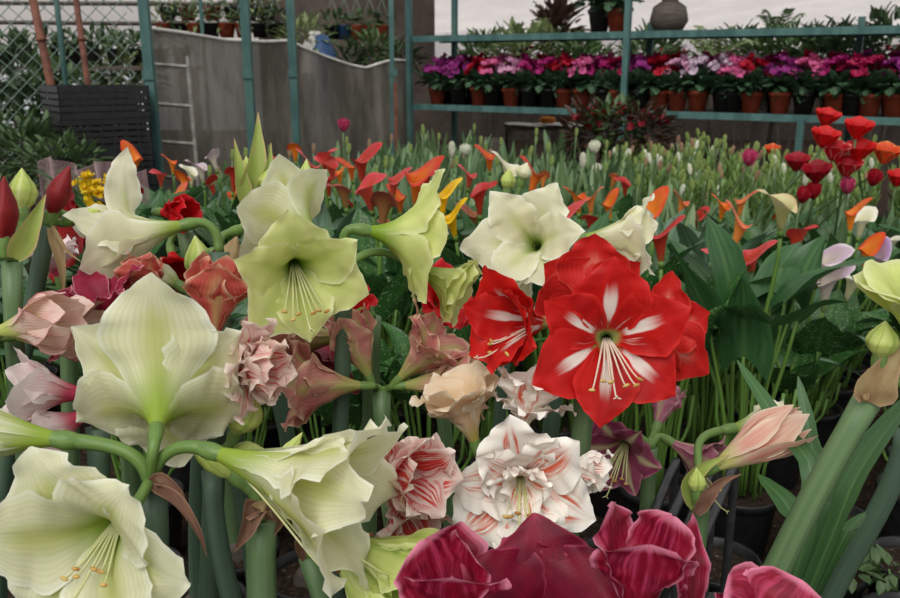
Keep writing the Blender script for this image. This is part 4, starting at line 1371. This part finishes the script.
struct(MB().box((4.2, 13.4, .55), (11.0, .15, 1.1)).build('wall_low', M['wood'], smooth=False))
# plastic curtain
prof = [(146, 4.95, 28), (185, 5.2, 33), (225, 5.5, 40), (268, 5.8, 42), (290, 6.0, 41), (305, 6.1, 48), (322, 6.25, 55), (350, 6.45, 65), (366, 6.6, 68), (378, 6.7, 64), (392, 6.82, 60), (408, 6.97, 61)]
rows = []
N = 60
for k in range(13):
    row = []
    for j in range(N + 1):
        f = j / N * (len(prof) - 1); i = min(int(f), len(prof) - 2); w = f - i
        px, d, py = [prof[i][q] * (1 - w) + prof[i + 1][q] * w for q in range(3)]
        zt = top_z(py, d)
        z = zt * k / 12
        p = G(px, d, z)
        p.y += .035 * math.sin(j * .9 + k * .35) * .6 + .05 * noise.noise(Vector((j * .21, k * .33, 2)))
        p.z = z
        row.append(p)
    rows.append(row)
cu = thing('plastic_curtain', 'grimy translucent plastic curtain hung behind the tulip bed, top edge sagging', 'curtain', G(270, 5.85, 0))
L0 = cu.location
MB().grid([[p - L0 for p in r] for r in rows]).build('sheet', M['curtain'], cu)
MB().tube([p - L0 for p in rows[-1]], .012, 6).build('hem', M['cloth'], cu)


def post(px, d, ztop, lab, w=.045, mat='teal', lean=0.0):
    b = G(px, d, 0)
    o = thing('greenhouse_post', lab, 'post', b)
    mb = MB().box((0, 0, ztop / 2), (w, w, ztop))
    mb.build('shaft', M[mat], o, smooth=False)
    MB().box((0, 0, .01), (w * 2.4, w * 2.4, .02)).build('base_plate', M[mat], o, smooth=False)
    MB().box((0, -w * .55, 1.05), (w * 1.3, w * .3, .05)).build('clamp', M['teal_dark'], o, smooth=False)
    return o

post(149, 4.75, 2.6, 'teal post between the crate stack and the plastic curtain', .05)
post(248, 5.25, 2.6, 'dark teal post in front of the curtain, left of the pale one', .05, 'teal_dark')
post(293, 5.85, 2.6, 'pale teal post at the highest point of the curtain hem', .05)
post(392, 6.68, 2.2, 'thin teal post rising from the right end of the curtain', .035)
o = post(395, 6.6, .98, 'short rusty pipe standing under the thin teal post', .03, 'rust')
post(205, 7.9, 2.4, 'slim teal post far behind the curtain, among hanging pots', .03, 'teal_dark')

# chain-link fence at the left
fr = thing('chain_link_fence', 'green chain-link fence at the left behind the black crates', 'fence', G(60, 5.0, 0))
L0 = fr.location
fa, fb = G(-30, 4.9, 0) - L0, G(146, 5.15, 0) - L0
du = (fb - fa); wl = du.length; du.normalize(); nrm = Vector((du.y, -du.x, 0))
mb = MB()
cell = .092; HF = 2.1
for k in range(int((wl + HF) / cell) + 1):
    for s in (1, -1):
        x0 = k * cell - HF if s == 1 else k * cell
        pts = []
        for i in range(0, 25):
            z = HF * i / 24
            x = x0 + s * z
            if -.001 <= x <= wl: pts.append(fa + du * x + Vector((0, 0, z)) + nrm * (.004 * s))
        if len(pts) > 1: mb.tube([pts[0], pts[-1]], .0028, 4, caps=False)
mb.build('mesh', M['wire'], fr, smooth=False)
for t_ in (.02, .52):
    p = fa + du * wl * t_
    MB().tube([p, p + Vector((0, 0, HF + .05))], .016, 10).build('fence_post', M['teal_dark'], fr)
MB().tube([fa + Vector((0, 0, HF)), fb + Vector((0, 0, HF))], .012, 8).build('top_rail', M['wire'], fr)


def pipe(px0, d0, z0, px1, py1, d1, lab, w=.03):
    a = G(px0, d0, z0); b = P(px1, py1, d1)
    o = thing('rusty_pole', lab, 'pole', a)
    e = b - a
    MB().tube([Vector((0, 0, 0)), e * .5, e * 1.35], [w, w * .97, w * .95], 10).build('shaft', M['rust'], o)
    for q in (.3, .62, .85):
        MB().tube([e * q, e * (q + .015)], w * 1.25, 10).build('collar', M['rust'], o)

pipe(66, 4.85, 0, 33, 0, 4.75, 'rusty pole leaning left above the black crates', .024)
pipe(92, 4.95, 0, 76, 0, 4.85, 'rusty forked pole right of the leaning one', .018)

# stack of black crates
CR0, CR1 = G(56, 4.35, 0), G(146, 4.62, 0)
cx = (CR1 - CR0).normalized(); cy = Vector((-cx.y, cx.x, 0)); cw = (CR1 - CR0).length; cdp = .34; chh = .163
ztop = top_z(86, 4.45)
ncr = max(1, round(ztop / chh)); chh = ztop / ncr
mid = (CR0 + CR1) / 2 + cy * cdp / 2


def crate(z, lab, sk):
    o = thing('plastic_crate', lab, 'crate', (mid.x + sk, mid.y, z), 'stacked black crates')
    Z = Vector((0, 0, 1))
    hw, hd = cw / 2, cdp / 2
    for nm, c, ax, ln in (('long_side', -cy * hd, cx, cw), ('long_side', cy * hd, cx, cw), ('short_side', -cx * hw, cy, cdp), ('short_side', cx * hw, cy, cdp)):
        oth = cy if ax is cx else cx
        w = MB()
        for q, hh in ((.014, .028), (.05, .022), (.083, .022), (.116, .02), (chh - .016, .03)):
            w.box(c + Z * q, (ln, .012, hh), (ax, oth, Z))
        nb = max(5, int(ln / .06))
        for i in range(nb + 1):
            w.box(c + ax * (ln * (i / nb - .5)) + Z * chh / 2, (.010, .010, chh - .002), (ax, oth, Z))
        w.build(nm, M['blackplastic'], o, smooth=False)
    g = MB()
    for i in range(9): g.box(cy * (cdp * (i / 8 - .5) * .96) + Z * .006, (cw * .98, .012, .010), (cx, cy, Z))
    for i in range(11): g.box(cx * (cw * (i / 10 - .5) * .96) + Z * .006, (.012, cdp * .98, .010), (cx, cy, Z))
    g.build('bottom', M['blackplastic'], o, smooth=False)

for k in range(ncr):
    lab = 'topmost black plastic crate of the stack by the fence' if k == ncr - 1 else f'black plastic crate, {ORD[ncr - 1 - k]} from the top of the stack'
    crate(k * chh + .0, lab, brnd.uniform(-.008, .008))

# ladder-like steel frame before the curtain
o = thing('steel_rack', 'pale steel ladder frame standing before the curtain, beside the crates', 'rack', G(170, 4.88, 0))
L0 = o.location
for px, py in ((150, 50), (190, 56)):
    b = G(px, 4.88, 0); t = P(px - 1, py, 4.88)
    bar('upright', b - L0, Vector((b.x - .01, b.y, t.z)) - L0, .018, 'steel', o)
for py in (64, 104, 143, 180):
    p, q = P(150, py, 4.88), P(189, py + 3, 4.88)
    p.y = q.y = L0.y
    bar('rung', p - L0, q - L0, .016, 'steel', o)


# ------------------------------------------------------------------ leafy things
def leafball(mb, c, rad, n, ls, rnd, mat=0, lw=.4, up=.3):
    c = Vector(c)
    for _ in range(n):
        while True:
            q = Vector((rnd.uniform(-1, 1), rnd.uniform(-1, 1), rnd.uniform(-1, 1)))
            if .25 < q.length < 1: break
        p = c + Vector((q.x * rad[0], q.y * rad[1], q.z * rad[2]))
        d = (q.normalized() + Vector((rnd.uniform(-.6, .6), rnd.uniform(-.6, .6), rnd.uniform(-.4, .6) + up))).normalized()
        s = d.cross(Vector((rnd.uniform(-.4, .4), rnd.uniform(-.4, .4), 1))).normalized()
        nn = s.cross(d)
        L = ls * rnd.uniform(.7, 1.3); w = L * lw * .5
        rows = []; uv = []
        for u, k in ((0, .15), (.35, 1), (.7, .75), (1, .02)):
            rows.append([p + d * L * u + s * w * k * v + nn * (w * .4 * abs(v) - L * .25 * u * u) for v in (-1, 0, 1)])
            uv.append([((v + 1) / 2, u) for v in (-1, 0, 1)])
        mb.grid(rows, uv, mat)
    return mb


def bloomball(mb, c, rad, n, s, rnd, mat=0):
    """small five-petalled blooms scattered over a dome"""
    c = Vector(c)
    for _ in range(n):
        a = rnd.uniform(0, 6.28); e = rnd.uniform(.1, 1.4)
        q = Vector((math.cos(a) * math.cos(e), math.sin(a) * math.cos(e), math.sin(e)))
        p = c + Vector((q.x * rad[0], q.y * rad[1], q.z * rad[2])) * rnd.uniform(.7, 1)
        d = (q + Vector((rnd.uniform(-.4, .4), rnd.uniform(-.4, .4), rnd.uniform(0, .8)))).normalized()
        x = d.orthogonal().normalized(); y = d.cross(x)
        for k in range(5):
            b = k * 1.2566 + rnd.uniform(-.2, .2)
            t = (x * math.cos(b) + y * math.sin(b)) * .75 + d * rnd.uniform(.3, 1.0)
            t.normalize(); sd = t.cross(d).normalized() if t.cross(d).length > .01 else x
            rows = [[p + t * s * u + sd * s * w * v for v in (-1, 0, 1)] for u, w in ((0, .1), (.5, .42), (1, .2))]
            mb.grid(rows, None, mat)
    return mb


def shrub(lab, p, rad, n, ls, mat, seed, cat='plant', name='leafy_shrub', group=None, lw=.4, stem=True):
    rnd = random.Random(seed)
    g = Vector((p.x, p.y, 0))
    o = thing(name, lab, cat, g, group)
    h = p.z
    if stem:
        mb = MB()
        for k in range(4):
            a = k * 1.6 + .3
            mb.tube(bez(Vector((.02 * math.cos(a), .02 * math.sin(a), 0)), Vector((0, 0, h * .4)), Vector((rad[0] * .4 * math.cos(a), rad[1] * .4 * math.sin(a), h * .7)), Vector((rad[0] * .6 * math.cos(a), rad[1] * .6 * math.sin(a), h)), 6), .011, 6)
        mb.build('stem', M['wood'], o)
    leafball(MB(), (0, 0, h), rad, n, ls, rnd, lw=lw).build('foliage', M[mat], o)
    return o

# behind the fence
for i, (px, py, d, rad, n, ls, mat, lab) in enumerate((
        (12, 122, 5.6, (.32, .3, .42), 420, .1, 'bush_dark', 'dark bush behind the left end of the chain-link fence'),
        (60, 110, 5.9, (.3, .3, .36), 380, .1, 'bush', 'mid green bush behind the fence, left of the crates'),
        (22, 150, 4.6, (.3, .2, .16), 320, .08, 'bush', 'low leafy plant before the fence at the left edge'),
        (60, 165, 4.3, (.2, .15, .12), 200, .07, 'bush', 'low leafy plant at the foot of the crate stack'),
        (105, 60, 7.4, (.5, .3, .22), 320, .1, 'bush_dark', 'dark bush far behind the crates'),
        (30, 66, 7.2, (.5, .3, .26), 360, .11, 'bush_dark', 'dark shrub far behind the fence at the left edge'),
        (128, 80, 6.6, (.26, .3, .2), 260, .09, 'bush_pale', 'pale shrub behind the fence near the teal post'))):
    shrub(lab, P(px, py, d), rad, n, ls, mat, 40 + i)

# table with dark pots behind the fence
tb = thing('potting_bench', 'long wooden bench with pots, far behind the chain-link fence', 'bench', G(95, 6.5, 0))
zt = top_z(68, 6.5)
MB().box((0, 0, zt), (1.5, .4, .03)).build('bench_top', M['wood'], tb, smooth=False)
for sx_ in (-.7, .7):
    for sy_ in (-.17, .17): MB().box((sx_, sy_, (zt - .015) / 2), (.04, .04, zt - .015)).build('leg', M['wood'], tb, smooth=False)
benchp = tb.location
for i in range(9):
    o = thing('flower_pot', f'black pot on the far bench, {ORD[i]} from its left end', 'flower pot', (benchp.x - .66 + i * .165, benchp.y, zt + .016), 'pots on the far bench')
    MB().lathe([(0, 0), (.05, 0), (.066, .12), (.07, .125), (.06, .12), (0, .11)], 14).build('pot', M['pot'], o)
    leafball(MB(), (0, 0, .17), (.075, .075, .07), 26, .07, random.Random(60 + i)).build('foliage', M['bush'], o)


# ------------------------------------------------------------------ shelf rack with cyclamens
S0 = Vector((-.306, 7.13, 0)); S1 = Vector((2.65, 5.20, 0))
sd = (S1 - S0).normalized(); sn = Vector((-sd.y, sd.x, 0))   # sn points away from the camera
SE = S1 + sd * .75
SL = (SE - S0).length
ZL, ZU = .80, 1.32
mid_s = (S0 + SE) / 2 + sn * .2
rack = thing('shelf_rack', 'long teal shelf rack with two shelves, across the back right', 'shelf', (S0.x, S0.y, 0))
L0 = rack.location
Z = Vector((0, 0, 1))
for nm, z in (('lower_shelf', ZL), ('upper_shelf', ZU)):
    c = Vector((mid_s.x, mid_s.y, z)) - L0
    MB().box(c - Z * .012, (SL, .42, .02), (sd, sn, Z)).build(nm, M['wood'], rack, smooth=False)
    for off in (-.215, .215):
        mb = MB().box(c + sn * off - Z * .018, (SL, .012, .045), (sd, sn, Z))
        mb.box(c + sn * (off - .012 if off > 0 else off + .012) - Z * .036, (SL, .03, .008), (sd, sn, Z))
        mb.build('edge_rail', M['teal'], rack, smooth=False)


def along(px):
    """distance along the shelf front under picture column px"""
    a, b = 0.0, SL + .5
    for _ in range(40):
        m_ = (a + b) / 2
        q = S0 + sd * m_
        if project((q.x, q.y, ZL))[0] < px: a = m_
        else: b = m_
    return (a + b) / 2

for px, hgt in ((409, 2.3), (625, 2.3), (803, .78)):
    s = along(px)
    p = S0 + sd * s - sn * .03 - L0
    MB().box(p + Z * hgt / 2, (.04, .04, hgt), (sd, sn, Z)).build('front_post', M['teal'], rack, smooth=False)
for px, hgt in ((437, 2.3), (640, 1.4), (860, 1.4)):
    s = along(px) - .12
    p = S0 + sd * s + sn * .44 - L0
    MB().box(p + Z * hgt / 2, (.04, .04, hgt), (sd, sn, Z)).build('rear_post', M['teal_dark'], rack, smooth=False)

CY_F, CY_P = [], {}
for i in range(3):
    CY_F.append(leafball(MB(), (0, 0, .165), (.095, .095, .045), 70, .06, random.Random(300 + i), lw=.85, up=.2).mesh('foliage', [M['cyc']]))
for k in CYC:
    CY_P[k] = [bloomball(MB(), (0, 0, .2), (.095, .095, .11), 26, .036, random.Random(330 + i)).mesh('blossoms', [CYC[k]]) for i in range(2)]
PT = MB().lathe([(0, 0), (.042, 0), (.058, .1), (.064, .102), (.064, .122), (.058, .122), (.054, .105), (0, .1)], 18)
PTT = PT.mesh('pot', [M['terracotta']]); PTB = PT.mesh('pot', [M['pot']])
front = [(432, 't', 'purple'), (453, 'b', 'purple'), (474, 't', 'red'), (487, 'b', 'pink'), (506, 't', 'blush'), (524, 'b', 'magenta'), (543, 'b', 'magenta'), (559, 't', 'red'), (577, 't', 'pink'),
         (597, 'b', 'magenta'), (613, 't', 'cerise'), (636, 'b', 'purple'), (655, 't', 'red'), (673, 't', 'blush'), (693, 't', 'white'), (718, 'b', 'white'), (728, 'b', 'pink'), (747, 't', 'red'),
         (776, 't', 'purple'), (800, 'b', 'pink'), (831, 't', 'magenta'), (848, 'b', 'cerise'), (866, 't', 'cerise'), (891, 't', 'purple'), (918, 't', 'magenta')]
rear = ['purple', 'magenta', 'red', 'pink', 'magenta', 'red', 'cerise', 'magenta', 'pink', 'purple', 'cerise', 'red', 'magenta', 'pink', 'white', 'magenta', 'red', 'cerise', 'purple', 'magenta', 'cerise', 'red', 'magenta']
CN = dict(purple='purple', red='red', pink='pink', blush='pale pink', magenta='magenta', cerise='cerise', white='white')


def cyclamen(p, pot, col, lab, grp, i, sc=1.0):
    o = thing('cyclamen', lab, 'cyclamen', p, grp, brnd.uniform(0, 6.28))
    o.scale = (sc * 1.16, sc * 1.16, sc * 1.12)
    link('pot', PTT if pot == 't' else PTB, o)
    link('foliage', CY_F[i % 3], o)
    b = link('blossoms', CY_P[col][i % 2], o); b.rotation_euler.z = brnd.uniform(0, 6.28)
    return o

for i, (px, pot, col) in enumerate(front):
    s = along(px)
    p = S0 + sd * s + sn * .075 + Z * ZL
    w = ORD[i] + ' from the left' if i < 20 else ['fifth', 'fourth', 'third', 'second', 'first'][i - 20] + ' from the right'
    cyclamen(p, pot, col, f'{CN[col]} cyclamen in a {"terracotta" if pot == "t" else "black"} pot, front row of the shelf, {w}', 'cyclamens in the front row', i)
for i, col in enumerate(rear):
    p = S0 + sd * (.16 + i * (SL - .3) / 23) + sn * .28 + Z * ZL
    w = ORD[i] + ' from the left' if i < 20 else ['third', 'second', 'first'][i - 20] + ' from the right'
    cyclamen(p, 'b', col, f'{CN[col]} cyclamen in the back row of the shelf, {w}', 'cyclamens in the back row', i + 1, 1.06)
for i, (px, col) in enumerate(((590, 'magenta'), (608, 'cerise'))):
    p = S0 + sd * along(px) + sn * .1 + Z * ZU
    cyclamen(p, 't' if i else 'b', col, ['magenta cyclamen in a black pot on the upper shelf', 'cerise cyclamen in a terracotta pot on the upper shelf'][i], None, i, 1.15)

# bagged lilac plant on the upper shelf
p = S0 + sd * along(657) + sn * .12 + Z * ZU
o = thing('bagged_plant', 'lilac flowering plant in a grey bag on the upper shelf', 'plant', p)
MB().lathe([(0, 0), (.09, 0), (.13, .07), (.11, .16), (.05, .2), (.09, .24), (.06, .23), (0, .2)], 16).build('bag', M['wood'], o)
bloomball(MB(), (0, 0, .24), (.12, .1, .1), 40, .04, random.Random(5)).build('blossoms', M['lilac'], o)


def palm(lab, p, h, n, L, seed, mat='bush'):
    rnd = random.Random(seed)
    o = thing('potted_palm', lab, 'palm', (p.x, p.y, 0))
    MB().lathe([(0, 0), (.1, 0), (.14, .22), (.13, .22), (0, .2)], 16).build('pot', M['pot'], o)
    MB().tube([(0, 0, .2), (.02, 0, h * .6), (0, 0, h)], [.03, .022, .012], 8).build('trunk', M['wood'], o)
    for k in range(n):
        a = k * 2.4 + rnd.uniform(-.3, .3); e = rnd.uniform(.3, 1.3)
        d = Vector((math.cos(a) * math.cos(e), math.sin(a) * math.cos(e), math.sin(e)))
        p0 = Vector((0, 0, h)); c = bez(p0, p0 + d * L * .4, p0 + d * L * .8 - Z * .02, p0 + d * L - Z * L * .3, 10)
        fr_ = MB().tube(c, [.005 - .0004 * i for i in range(11)], 5)
        for i in range(1, 11):
            t = (c[i] - c[i - 1]).normalized(); s = t.cross(Z).normalized()
            for q in (-1, 1):
                tip = c[i] + (s * q * .75 + t * .6).normalized() * L * .32 * (1 - .06 * i) - Z * L * .05
                rows = [[c[i] - t * .008, c[i] + t * .008], [(c[i] + tip) / 2 - t * .012, (c[i] + tip) / 2 + t * .012], [tip, tip + t * .002]]
                fr_.grid(rows)
        fr_.build('frond', M[mat], o)

palm('feathery palm rising above the upper shelf', P(775, 70, 7.2), top_z(40, 7.2), 13, .36, 5)
palm('drooping palm behind the shelf rack at the right', P(712, 70, 6.6), top_z(60, 6.6), 8, .4, 9, 'bush_pale')
for i, (px, py, d, rad, n, ls, mat, lab) in enumerate((
        (490, 58, 8.0, (.3, .3, .22), 300, .1, 'bush', 'green shrub behind the shelf, left end'),
        (530, 56, 7.6, (.35, .3, .25), 340, .11, 'bush_pale', 'pale leafy shrub behind the shelf, second from its left end'),
        (558, 40, 7.8, (.2, .2, .4), 300, .12, 'bronze', 'bronze leafed plant behind the shelf below the pink cyclamens'),
        (582, 62, 7.4, (.24, .25, .18), 240, .1, 'bush', 'green shrub behind the shelf, left of the teal post'),
        (650, 58, 7.0, (.22, .25, .2), 260, .1, 'bush', 'green shrub behind the shelf, just right of the teal post'),
        (745, 56, 7.0, (.25, .3, .22), 260, .1, 'bush', 'green shrub behind the shelf under the feathery palm'),
        (792, 56, 6.8, (.35, .3, .2), 420, .1, 'bush', 'leafy shrub rising behind the upper shelf, right of the palm'),
        (836, 60, 6.6, (.34, .3, .24), 420, .1, 'bush_dark', 'dark shrub behind the shelf, second from the right edge'),
        (886, 56, 6.4, (.3, .3, .3), 420, .1, 'bush_dark', 'tall dark shrub behind the shelf at the right edge'))):
    shrub(lab, P(px, py, d), rad, n, ls, mat, 80 + i)
# dark back bench behind the shelf with trays of plants
o = thing('back_bench', 'low dark bench behind the cyclamen shelf', 'bench', G(690, 8.9, 0))
zt = top_z(90, 8.9)
MB().box((0, 0, zt), (4.6, .6, .05)).build('bench_top', M['wood'], o, smooth=False)
for sx_ in (-2.2, -.7, .8, 2.2): MB().box((sx_, 0, zt / 2 - .0125), (.06, .5, zt - .025)).build('leg', M['wood'], o, smooth=False)
bb = o.location
for i in range(12):
    q = thing('flower_pot', f'potted plant on the bench behind the shelf, {ORD[i]} from the left', 'flower pot', (bb.x - 2.1 + i * .38, bb.y, zt + .026), 'pots on the back bench')
    MB().lathe([(0, 0), (.1, 0), (.13, .2), (.14, .2), (.12, .19), (0, .18)], 14).build('pot', M['blue' if i in (4, 5) else 'pot'], q)
    leafball(MB(), (0, 0, .28), (.17, .15, .12), 60, .1, random.Random(160 + i)).build('foliage', M[['bush', 'bush_dark', 'bronze'][i % 3]], q)
    if i % 2: bloomball(MB(), (0, 0, .3), (.15, .13, .12), 16, .04, random.Random(190 + i)).build('blossoms', M['redbloom' if i % 3 else 'whitebloom'], q)
# tables below the shelf
o = thing('side_table', 'dark table draped with a pale cloth under the long shelf', 'table', G(545, 6.9, 0))
MB().box((0, 0, .62), (.62, .4, .03)).build('tabletop', M['wood'], o, smooth=False)
for sx_ in (-.28, .28):
    for sy_ in (-.17, .17): MB().box((sx_, sy_, .3025), (.035, .035, .605)).build('leg', M['wood'], o, smooth=False)
cl = MB().grid([[(-.3 + .6 * i / 10, -.21 + .42 * j / 6, .641 + .006 * math.sin(i * 1.3 + j)) for i in range(11)] for j in range(7)]).build('cloth', M['cloth'], None, o.location)
tag(cl, 'crumpled pale cloth lying on the dark table under the shelf', 'cloth')
q = MB().lathe([(0, 0), (.05, .0), (.07, .025), (.05, .05), (0, .055)], 14).build('orange_bowl', M['orange'], None, o.location + Vector((.02, -.1, .655)))
tag(q, 'small orange bowl on the draped table under the shelf', 'bowl')
o = thing('wooden_block', 'weathered grey wooden block under the left end of the shelf', 'block', G(492, 6.7, 0))
MB().box((0, 0, .28), (.2, .2, .56)).build('block', M['wood'], o, smooth=False)

# red flowering shrub before the shelf, small flowering plants in the beds
for i, (px, py, d, lab) in enumerate(((590, 122, 5.6, 'bronze shrub with dark red flowers before the shelf, left one'), (618, 118, 5.5, 'bronze shrub with dark red flowers before the shelf, middle one'), (645, 124, 5.4, 'bronze shrub with dark red flowers before the shelf, right one'))):
    o = shrub(lab, P(px, py + 8, d), (.17, .15, .16), 170, .08, 'bronze' if i != 1 else 'bush', 120 + i, 'shrub', 'flowering_shrub')
    h = P(px, py + 2, d).z
    bloomball(MB(), (0, 0, h - .02), (.15, .13, .11), 16, .035, random.Random(i)).build('blossoms', M['redbloom'], o)

# hanging pots behind the curtain, on a wire
for row_, (z0, y0, xs) in enumerate(((top_z(30, 8.0), 8.0, [168, 182, 198, 214, 229, 246, 262, 278]), (top_z(14, 8.3), 8.3, [172, 192, 216, 236, 252, 270]), (top_z(32, 8.2), 8.2, [334, 346, 358, 371, 383]))):
    wa, wb = G(xs[0] - 10, y0, z0 + .32), G(xs[-1] + 14, y0, z0 + .32)
    w = thing('hanging_wire', ['wire carrying the lower row of hanging pots behind the curtain', 'wire carrying the upper row of hanging pots', 'wire carrying hanging pots before the brown wall'][row_], 'wire', (wa + wb) / 2)
    MB().tube([wa - w.location, Vector((0, 0, -.03)), wb - w.location], .006, 5).build('strand', M['wire'], w)
    for i, px in enumerate(xs):
        p = G(px, y0, z0)
        o = thing('hanging_pot', f'{["lower", "upper", "right"][row_]} row hanging pot behind the curtain, {ORD[i]} from the left', 'hanging pot', p, 'hanging pots')
        MB().lathe([(0, -.07), (.06, -.07), (.085, .05), (.09, .055), (.08, .05), (0, .03)], 14).build('pot', M[brnd.choice(['pot', 'terracotta', 'pot', 'terracotta', 'blue' if row_ == 2 else 'pot'])], o)
        leafball(MB(), (0, 0, .09), (.11, .1, .07), 34, .08, random.Random(200 + i + row_ * 20)).build('foliage', M[brnd.choice(['bush', 'bush_dark', 'bush_pale'])], o)
        hk = MB()
        for q in (-1, 1): hk.tube([(.085 * q, 0, .05), (0, 0, .3)], .003, 4)
        hk.build('hanger', M['wire'], o)
# plants peeping over the sag of the curtain
for i, (px, py, d, mat, lab) in enumerate(((304, 38, 7.0, 'bush_pale', 'fern peeping over the curtain by the pale teal post'), (372, 52, 7.4, 'bush', 'fern peeping over the sagging part of the curtain'), (345, 62, 7.3, 'bush_dark', 'dark plant behind the sagging part of the curtain'), (400, 60, 7.6, 'bush_dark', 'dark plant behind the right end of the curtain'))):
    shrub(lab, P(px, py, d), (.19, .18, .13), 150, .12, mat, 220 + i, lw=.22)
o = thing('blue_sack', 'blue and white plastic sack standing behind the curtain', 'sack', G(322, 7.0, 0))
zt = top_z(34, 7.0)
MB().lathe([(0, 0), (.12, .02), (.13, zt * .5), (.12, zt - .16), (.06, zt - .02), (0, zt)], 14).build('sack_body', M['blue'], o)
MB().lathe([(.125, zt - .3), (.1, zt - .08), (.04, zt + .02)], 14, (-.05, .02, 0)).build('liner', M['cloth'], o)

# plants in clear plastic sleeves at the left, yellow primroses in front
o = thing('plastic_sleeve', 'hazy pinkish plastic sleeve wrapping plants below the crates', 'plastic sheet', G(75, 3.1, 0))
L0 = o.location
rows = []
for k in range(9):
    row = []
    for j in range(25):
        px = 12 + 130 * j / 24
        z = top_z(168 - 6 * math.sin(j * .5), 3.1) * k / 8
        p = G(px, 3.1, z) - L0
        p.y = .05 * math.sin(j * 1.1) + .1 * math.cos(j / 24 * 3.14) + .03 * noise.noise(Vector((j * .3, k * .5, 0)))
        p.z = z
        row.append(p)
    rows.append(row)
MB().grid(rows).build('film', M['sleeve'], o)
MB().tube([r_ for r_ in rows[-1]], .002, 5).build('hem', M['sleeve'], o)


def primrose(px, py, d, lab, mat='yellowbloom', n=14, s=.02):
    p = P(px, py, d)
    o = thing('potted_primrose', lab, 'primrose', (p.x, p.y, 0))
    h = p.z
    MB().lathe([(0, 0), (.05, 0), (.065, .12), (.06, .12), (0, .1)], 14).build('pot', M['pot'], o)
    leafball(MB(), (0, 0, h * .6), (.09, .09, h * .35), 70, .1, random.Random(int(px))).build('foliage', M['bush'], o)
    bloomball(MB(), (0, 0, h - .03), (.06, .06, .05), n, s, random.Random(int(px) + 1)).build('blossoms', M[mat], o)

primrose(90, 180, 2.75, 'yellow primrose in front of the plastic sleeve, upper left one')
primrose(103, 188, 2.6, 'yellow primrose in front of the plastic sleeve, middle one')
primrose(98, 197, 2.45, 'yellow primrose in front of the plastic sleeve, lowest one')

# black slatted tray among the pots, lower middle
tq = P(670, 505, 1.36)
o = thing('slatted_crate', 'black slatted plastic crate standing behind the burgundy blooms, under the maroon bloom', 'crate', (tq.x, tq.y, 0))
for k in range(4):
    a = P(640 + 20 * k, 545, 1.28) - o.location
    b = P(676 + 20 * k, 462, 1.45) - o.location
    fa, fb_ = Vector((a.x, a.y, .005)), Vector((b.x, b.y, .005))
    MB().tube(catmull([fa, a * .9 + fa * .1, a * .93 + b * .07, (a + b) / 2, b * .93 + a * .07, b * .9 + fb_ * .1, fb_], 4), .0075, 8).build('slat', M['grey_plastic'], o)
for z_ in (.05, .2):
    for px0, py0, d0 in ((640, 545, 1.28), (676, 462, 1.45)):
        a = P(px0, py0, d0) - o.location; b = P(px0 + 60, py0, d0) - o.location
        bar('rail', (a.x, a.y, z_), (b.x, b.y, z_), .014, 'blackplastic', o)

# seedlings in the soil, lower right
for i, (px, py, lab) in enumerate(((846, 578, 'small green seedling beside the thick leaning stalk'), (888, 582, 'small green seedling in the lower right corner'), (556, 533, 'tiny green seedling under the salmon streaked bloom'))):
    p = ground(px, py, .175)
    o = thing('seedling', lab, 'seedling', (p.x, p.y, .15))
    MB().tube([(0, 0, 0), (.004, 0, .03), (0, .003, .05)], .0016, 5).build('stem', M['stalk'], o)
    leafball(MB(), (0, 0, .05), (.035, .03, .015), 22, .03, random.Random(i), lw=.6).build('foliage', M['bush'], o)
